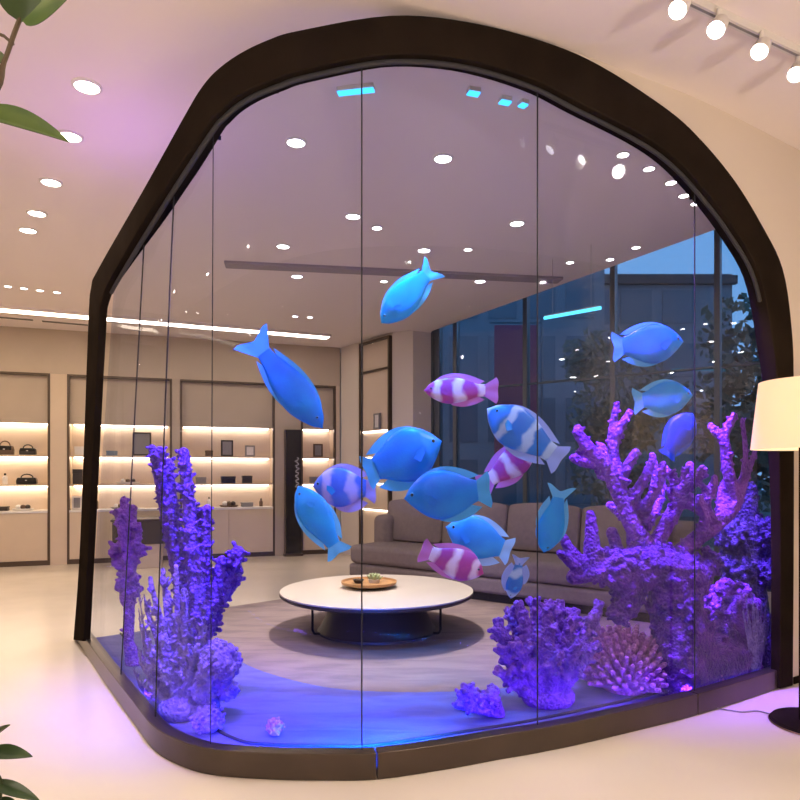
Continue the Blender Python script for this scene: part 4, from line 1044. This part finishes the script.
# ---------------------------------------------------------------- fish
def fish_mat(name, c1, c2, stripe=None, freq=0., ph=0., sharp=.1, thr=.0, wob=.15):
    m = mat(name, c1, .35, spec=.5); N, L = nt(m); b = N['Principled BSDF']
    tc = N.new('ShaderNodeTexCoord')
    n = N.new('ShaderNodeTexNoise'); n.inputs['Scale'].default_value = 9; n.inputs['Detail'].default_value = 4
    L.new(tc.outputs['Object'], n.inputs['Vector'])
    r = N.new('ShaderNodeValToRGB'); r.color_ramp.elements[0].position = .35; r.color_ramp.elements[0].color = (*c2, 1); r.color_ramp.elements[1].position = .68; r.color_ramp.elements[1].color = (*c1, 1)
    L.new(n.outputs['Fac'], r.inputs['Fac']); last = r.outputs['Color']
    if stripe:
        sp = N.new('ShaderNodeSeparateXYZ'); L.new(tc.outputs['Object'], sp.inputs[0])
        ma = N.new('ShaderNodeMath'); ma.operation = 'MULTIPLY_ADD'; ma.inputs[1].default_value = freq; ma.inputs[2].default_value = ph; L.new(sp.outputs['X'], ma.inputs[0])
        mw = N.new('ShaderNodeMath'); mw.operation = 'MULTIPLY_ADD'; mw.inputs[1].default_value = wob*8; L.new(sp.outputs['Z'], mw.inputs[0]); nz = N.new('ShaderNodeTexNoise'); nz.inputs['Scale'].default_value = 11; L.new(tc.outputs['Object'], nz.inputs['Vector'])
        mz = N.new('ShaderNodeMath'); mz.operation = 'MULTIPLY_ADD'; mz.inputs[1].default_value = 4.5; L.new(nz.outputs['Fac'], mz.inputs[0]); L.new(ma.outputs[0], mz.inputs[2])
        L.new(mz.outputs[0], mw.inputs[2])
        sn = N.new('ShaderNodeMath'); sn.operation = 'SINE'; L.new(mw.outputs[0], sn.inputs[0])
        mr = N.new('ShaderNodeMapRange'); mr.inputs['From Min'].default_value = thr-sharp; mr.inputs['From Max'].default_value = thr+sharp; L.new(sn.outputs[0], mr.inputs['Value'])
        mx = N.new('ShaderNodeMix'); mx.data_type = 'RGBA'; mx.inputs['B'].default_value = (*stripe, 1)
        L.new(mr.outputs[0], mx.inputs['Factor']); L.new(last, mx.inputs['A']); last = mx.outputs['Result']
    L.new(last, b.inputs['Base Color'])
    # scales
    v = N.new('ShaderNodeTexVoronoi'); v.inputs['Scale'].default_value = 75; L.new(tc.outputs['Object'], v.inputs['Vector'])
    bp = N.new('ShaderNodeBump'); bp.inputs['Strength'].default_value = .12; bp.inputs['Distance'].default_value = .004
    L.new(v.outputs['Distance'], bp.inputs['Height']); L.new(bp.outputs['Normal'], b.inputs['Normal'])
    return m
FM = {'azure': fish_mat('fish_azure', (.008, .28, .97), (.006, .18, .88)),
      'cyan': fish_mat('fish_cyan', (.015, .40, .97), (.01, .28, .93)),
      'royal': fish_mat('fish_royal', (.003, .07, .62), (.002, .04, .48)),
      'striped': fish_mat('fish_striped', (.03, .24, .78), (.02, .17, .66), (.42, .60, .92), 48, .4, .35, .45),
      'violet': fish_mat('fish_violet', (.10, .22, .84), (.05, .14, .72), (.50, .42, .94), 46, 1.2, .5, .25),
      'clown': fish_mat('fish_clown', (.50, .06, .34), (.34, .05, .42), (.78, .62, .95), 52, -1.3, .45, .35),
      'pale': fish_mat('fish_pale_blue', (.04, .42, .92), (.02, .30, .84))}
FIN = {'azure': mat('fin_azure', (.06, .40, .92), .4), 'cyan': mat('fin_cyan', (.12, .50, .95), .4), 'royal': mat('fin_royal', (.006, .09, .66), .4), 'striped': mat('fin_striped', (.30, .42, .92), .4),
       'violet': mat('fin_violet', (.45, .34, .85), .4), 'clown': mat('fin_clown', (.55, .18, .62), .4), 'pale': mat('fin_pale_blue', (.38, .64, .92), .4)}
EYEM = mat('fish_eye', (.01, .01, .02), .1); EYER = mat('fish_eye_ring', (.15, .35, .6), .3)
def prof(kind):
    if kind == 'deep': return ([0,.17,.30,.40,.47,.50,.50,.47,.42,.35,.27,.22], [0,.13,.25,.36,.44,.49,.50,.48,.43,.36,.27,.21])
    if kind == 'slim': return ([0,.20,.32,.42,.48,.5,.49,.46,.40,.33,.26,.22], [0,.18,.30,.40,.47,.5,.49,.45,.39,.31,.24,.20])
    return ([0,.20,.33,.43,.49,.5,.48,.44,.38,.31,.25,.23], [0,.18,.31,.41,.48,.5,.48,.44,.37,.30,.24,.22])
def fan(bm, pts_root, pts_tip, th=.003, waves=0.):
    n = len(pts_root); A_ = []; B_ = []
    m = 4
    for i in range(n):
        row = []
        for j in range(m+1):
            p = Vector(pts_root[i]).lerp(Vector(pts_tip[i]), j/m); p.y += waves*math.sin(i*1.3)*j/m; row.append(p)
        A_.append(row)
    for sgn in (1, -1):
        g = [[bm.verts.new(p+Vector((0, sgn*th*(1-.75*j/m), 0))) for j, p in enumerate(row)] for row in A_]
        for i in range(n-1):
            for j in range(m): bm.faces.new((g[i][j], g[i+1][j], g[i+1][j+1], g[i][j+1]))
        if sgn == 1: g1 = g
    for i in range(n-1):
        bm.faces.new((g1[i][0], g1[i+1][0], g[i+1][0], g[i][0])); bm.faces.new((g1[i][m], g1[i+1][m], g[i+1][m], g[i][m]))
    for j in range(m):
        bm.faces.new((g1[0][j], g1[0][j+1], g[0][j+1], g[0][j])); bm.faces.new((g1[-1][j], g1[-1][j+1], g[-1][j+1], g[-1][j]))
def fish(label, head, tail, hpx, Y, col, kind='deep', ds=1, yaw=0., tailpx=14, fork=.4, dors=.28, anal=.22, cat='fish'):
    """head/tail: pixel ends of the whole fish; hpx: body height in pixels; ds=+1 dorsal to the left of the heading"""
    h = Vector((head[0], -head[1])); t_ = Vector((tail[0], -tail[1])); d = (h-t_); Lp = d.length; d.normalize()
    k = Y/F; Lt = Lp*k; ct = (Vector(head)+Vector(tail))/2; ctr = W(ct[0], ct[1], Y)
    fx = Vector((d.x*math.cos(yaw), math.sin(yaw), d.y*math.cos(yaw))); fz = Vector((-d.y, 0, d.x))*ds
    fz = (fz-fx*fz.dot(fx)).normalized(); fy = fz.cross(fx)
    nm = 'clownfish' if col == 'clown' else ('angelfish' if kind == 'deep' else 'parrotfish')
    root = thing(nm, label, 'fish', ctr, 0, 'fish swimming in the tank')
    root.rotation_mode = 'QUATERNION'; root.rotation_quaternion = Matrix((fx, fy, fz)).transposed().to_quaternion()
    tl = tailpx*k; Lt /= max(.6, math.cos(yaw)); x1 = Lt/2; Lb = Lt-tl; H = hpx*k; th = H*.19
    up, dn = prof(kind); n = len(up); RN = 18; bm = BM()
    xs = [x1-Lb*((i/(n-1))**1.15) for i in range(n)]
    N2 = 33; rings = []
    def smp(a, f):
        f *= (n-1); i = min(n-2, int(f)); w_ = f-i
        p0, p1, p2, p3 = a[max(0, i-1)], a[i], a[i+1], a[min(n-1, i+2)]
        return max(0, .5*(2*p1+(p2-p0)*w_+(2*p0-5*p1+4*p2-p3)*w_*w_+(3*p1-p0-3*p2+p3)*w_**3))
    def X(f): return x1-Lb*f**1.08
    for i in range(1, N2+1):
        f = i/N2; a, b = smp(up, f)*H, smp(dn, f)*H
        tk = th*2*min(1, (f/.3)**.6)*(1-.82*max(0, (f-.3)/.7)**1.2)/2
        rings.append([bm.verts.new((X(f), tk*math.copysign(abs(math.cos(q))**.85, math.cos(q)), (a if math.sin(q) > 0 else b)*math.sin(q))) for q in [2*PI*j/RN for j in range(RN)]])
    tip = bm.verts.new((x1+.002, 0, 0))
    for j in range(RN): bm.faces.new((tip, rings[0][j], rings[0][(j+1)%RN]))
    for a, b in zip(rings, rings[1:]):
        for j in range(RN): bm.faces.new((a[j], a[(j+1)%RN], b[(j+1)%RN], b[j]))
    bm.faces.new(rings[-1])
    obj('body', bm, FM[col], root, angle=80)
    xe = x1-Lb; pk = smp(up, 1)*H
    bm = BM(); root_p, tip_p = [], []
    for i in range(9):
        f = i/8*2-1; root_p.append((xe+.01, 0, f*pk*.8)); spread = tl*.5+pk
        tip_p.append((xe-tl*(1-fork*(1-abs(f)**1.3)-.22*abs(f)**5), 0, f*spread))
    fan(bm, root_p, tip_p, .004, .003); obj('tail_fin', bm, FIN[col], root, angle=60)
    def edge_fin(name, f0, f1, hgt, sgn, sweep):
        bm = BM(); A_, B_ = [], []; a_ = up if sgn > 0 else dn
        for i in range(11):
            q = i/10; f = lerp(f0, f1, q); z = sgn*(smp(a_, f)*H*.93)
            A_.append((X(f), 0, z)); hh = hgt*H*(.12+.88*math.sin(PI*min(1, .06+q*.86))**.7)*lerp(.8, 1.1, q)
            B_.append((X(f)-sweep*H*q, 0, z+sgn*hh))
        fan(bm, A_, B_, .0035, .002); obj(name, bm, FIN[col], root, angle=60)
    edge_fin('dorsal_fin', .22, .90, dors, 1, .22); edge_fin('anal_fin', .48, .90, anal, -1, .22)
    for sd in (1, -1):
        f = .33; tk = th*.98; bm = BM()
        A_ = [(X(f), sd*tk, -.02*H+(i-3)*.02*H) for i in range(7)]; B_ = [(X(f)-.24*H*(1-.14*abs(i-3)), sd*(tk+.025*H), -.10*H+(i-3)*.035*H) for i in range(7)]
        fan(bm, A_, B_, .0025); obj('pectoral_fin', bm, FM[col if col not in ('clown', 'violet', 'striped') else 'clown' if col == 'clown' else 'pale'], root, angle=60)
        f = .15; tk = th*min(1, (f/.3)**.6)*.86; ze = smp(up, f)*H*.25
        bm = BM(); ball(bm, (X(f), sd*tk, ze), H*.046, 2, (1, .6, 1)); o = obj('eye', bm, EYER, root)
        bm = BM(); ball(bm, (X(f)+.002, sd*(tk+H*.016), ze), H*.030, 2, (1, .6, 1)); obj('pupil', bm, EYEM, o)
    return root
fish('bright cyan blue fish diving left at the top centre, topmost fish', (381, 322), (437, 266), 32, 3.45, 'cyan', 'slim', -1, .15, 15, .6, .12, .12)
fish('long royal blue fish diving to lower right, left of the main seam', (322, 428), (248, 333), 36, 3.5, 'azure', 'slim', 1, .1, 26, .45, .12, .12)
fish('magenta and white clownfish facing left under the topmost fish', (424, 390), (499, 391), 27, 3.5, 'clown', 'oval', -1, .1, 14, .12, .2, .22)
fish('big blue fish facing right just right of the main seam', (442, 441), (364, 474), 54, 3.46, 'azure', 'deep', 1, .1, 13, .2, .10, .16)
fish('violet striped fish half hidden behind the main seam', (312, 486), (378, 489), 40, 3.72, 'violet', 'deep', -1, .15, 12, .2, .14, .2)
fish('blue fish with head up left and tail down right, lowest on the left', (297, 486), (342, 556), 33, 3.45, 'cyan', 'slim', 1, .15, 14, .3, .14, .14)
fish('big blue fish facing left above the sofa, centre', (404, 499), (492, 489), 50, 3.22, 'azure', 'deep', -1, .1, 15, .2, .10, .14)
fish('pale banded blue fish crossing the second glass seam', (488, 408), (562, 462), 42, 3.55, 'striped', 'oval', -1, .15, 14, .2, .12, .16)
fish('purple and white clownfish pointing up right under the banded fish', (535, 447), (480, 487), 30, 3.75, 'clown', 'oval', 1, .1, 12, .1, .18, .2)
fish('blue round fish over the sofa seat above the lowest clownfish', (446, 527), (512, 552), 42, 3.6, 'pale', 'deep', -1, .1, 11, .2, .10, .16)
fish('lowest clownfish, pink and white, just over the table edge', (484, 574), (420, 549), 32, 3.4, 'clown', 'oval', 1, .1, 11, .1, .14, .14)
fish('cyan fish swimming straight down beside the second glass seam', (546, 554), (560, 482), 28, 3.5, 'cyan', 'oval', 1, .3, 16, .6, .14, .2)
fish('tiny violet blue fish pointing down before the sofa', (512, 600), (520, 553), 17, 3.5, 'striped', 'oval', -1, .3, 10, .5, .4, .4)
fish('large azure fish facing right before the dark window, uppermost on the right', (685, 341), (609, 348), 40, 3.75, 'azure', 'deep', 1, .1, 13, .3, .10, .12)
fish('pale blue fish facing right, middle of three on the right', (694, 395), (630, 402), 34, 3.8, 'cyan', 'deep', 1, .1, 12, .3, .10, .12)
fish('small dark blue fish tipped upward above the antler coral', (694, 413), (664, 457), 29, 3.95, 'royal', 'oval', 1, .15, 7, .2, .12, .12)

# ---------------------------------------------------------------- world: dusk sky
w = bpy.data.worlds.new('world'); sc.world = w; w.use_nodes = True; N = w.node_tree.nodes; L = w.node_tree.links
bg = N['Background']; tc = N.new('ShaderNodeTexCoord'); sp = N.new('ShaderNodeSeparateXYZ'); rp = N.new('ShaderNodeValToRGB')
L.new(tc.outputs['Generated'], sp.inputs[0]); L.new(sp.outputs['Z'], rp.inputs['Fac'])
rp.color_ramp.elements[0].color = (.20, .42, .66, 1); rp.color_ramp.elements[1].color = (.10, .28, .55, 1)
L.new(rp.outputs['Color'], bg.inputs['Color']); bg.inputs['Strength'].default_value = 1.6
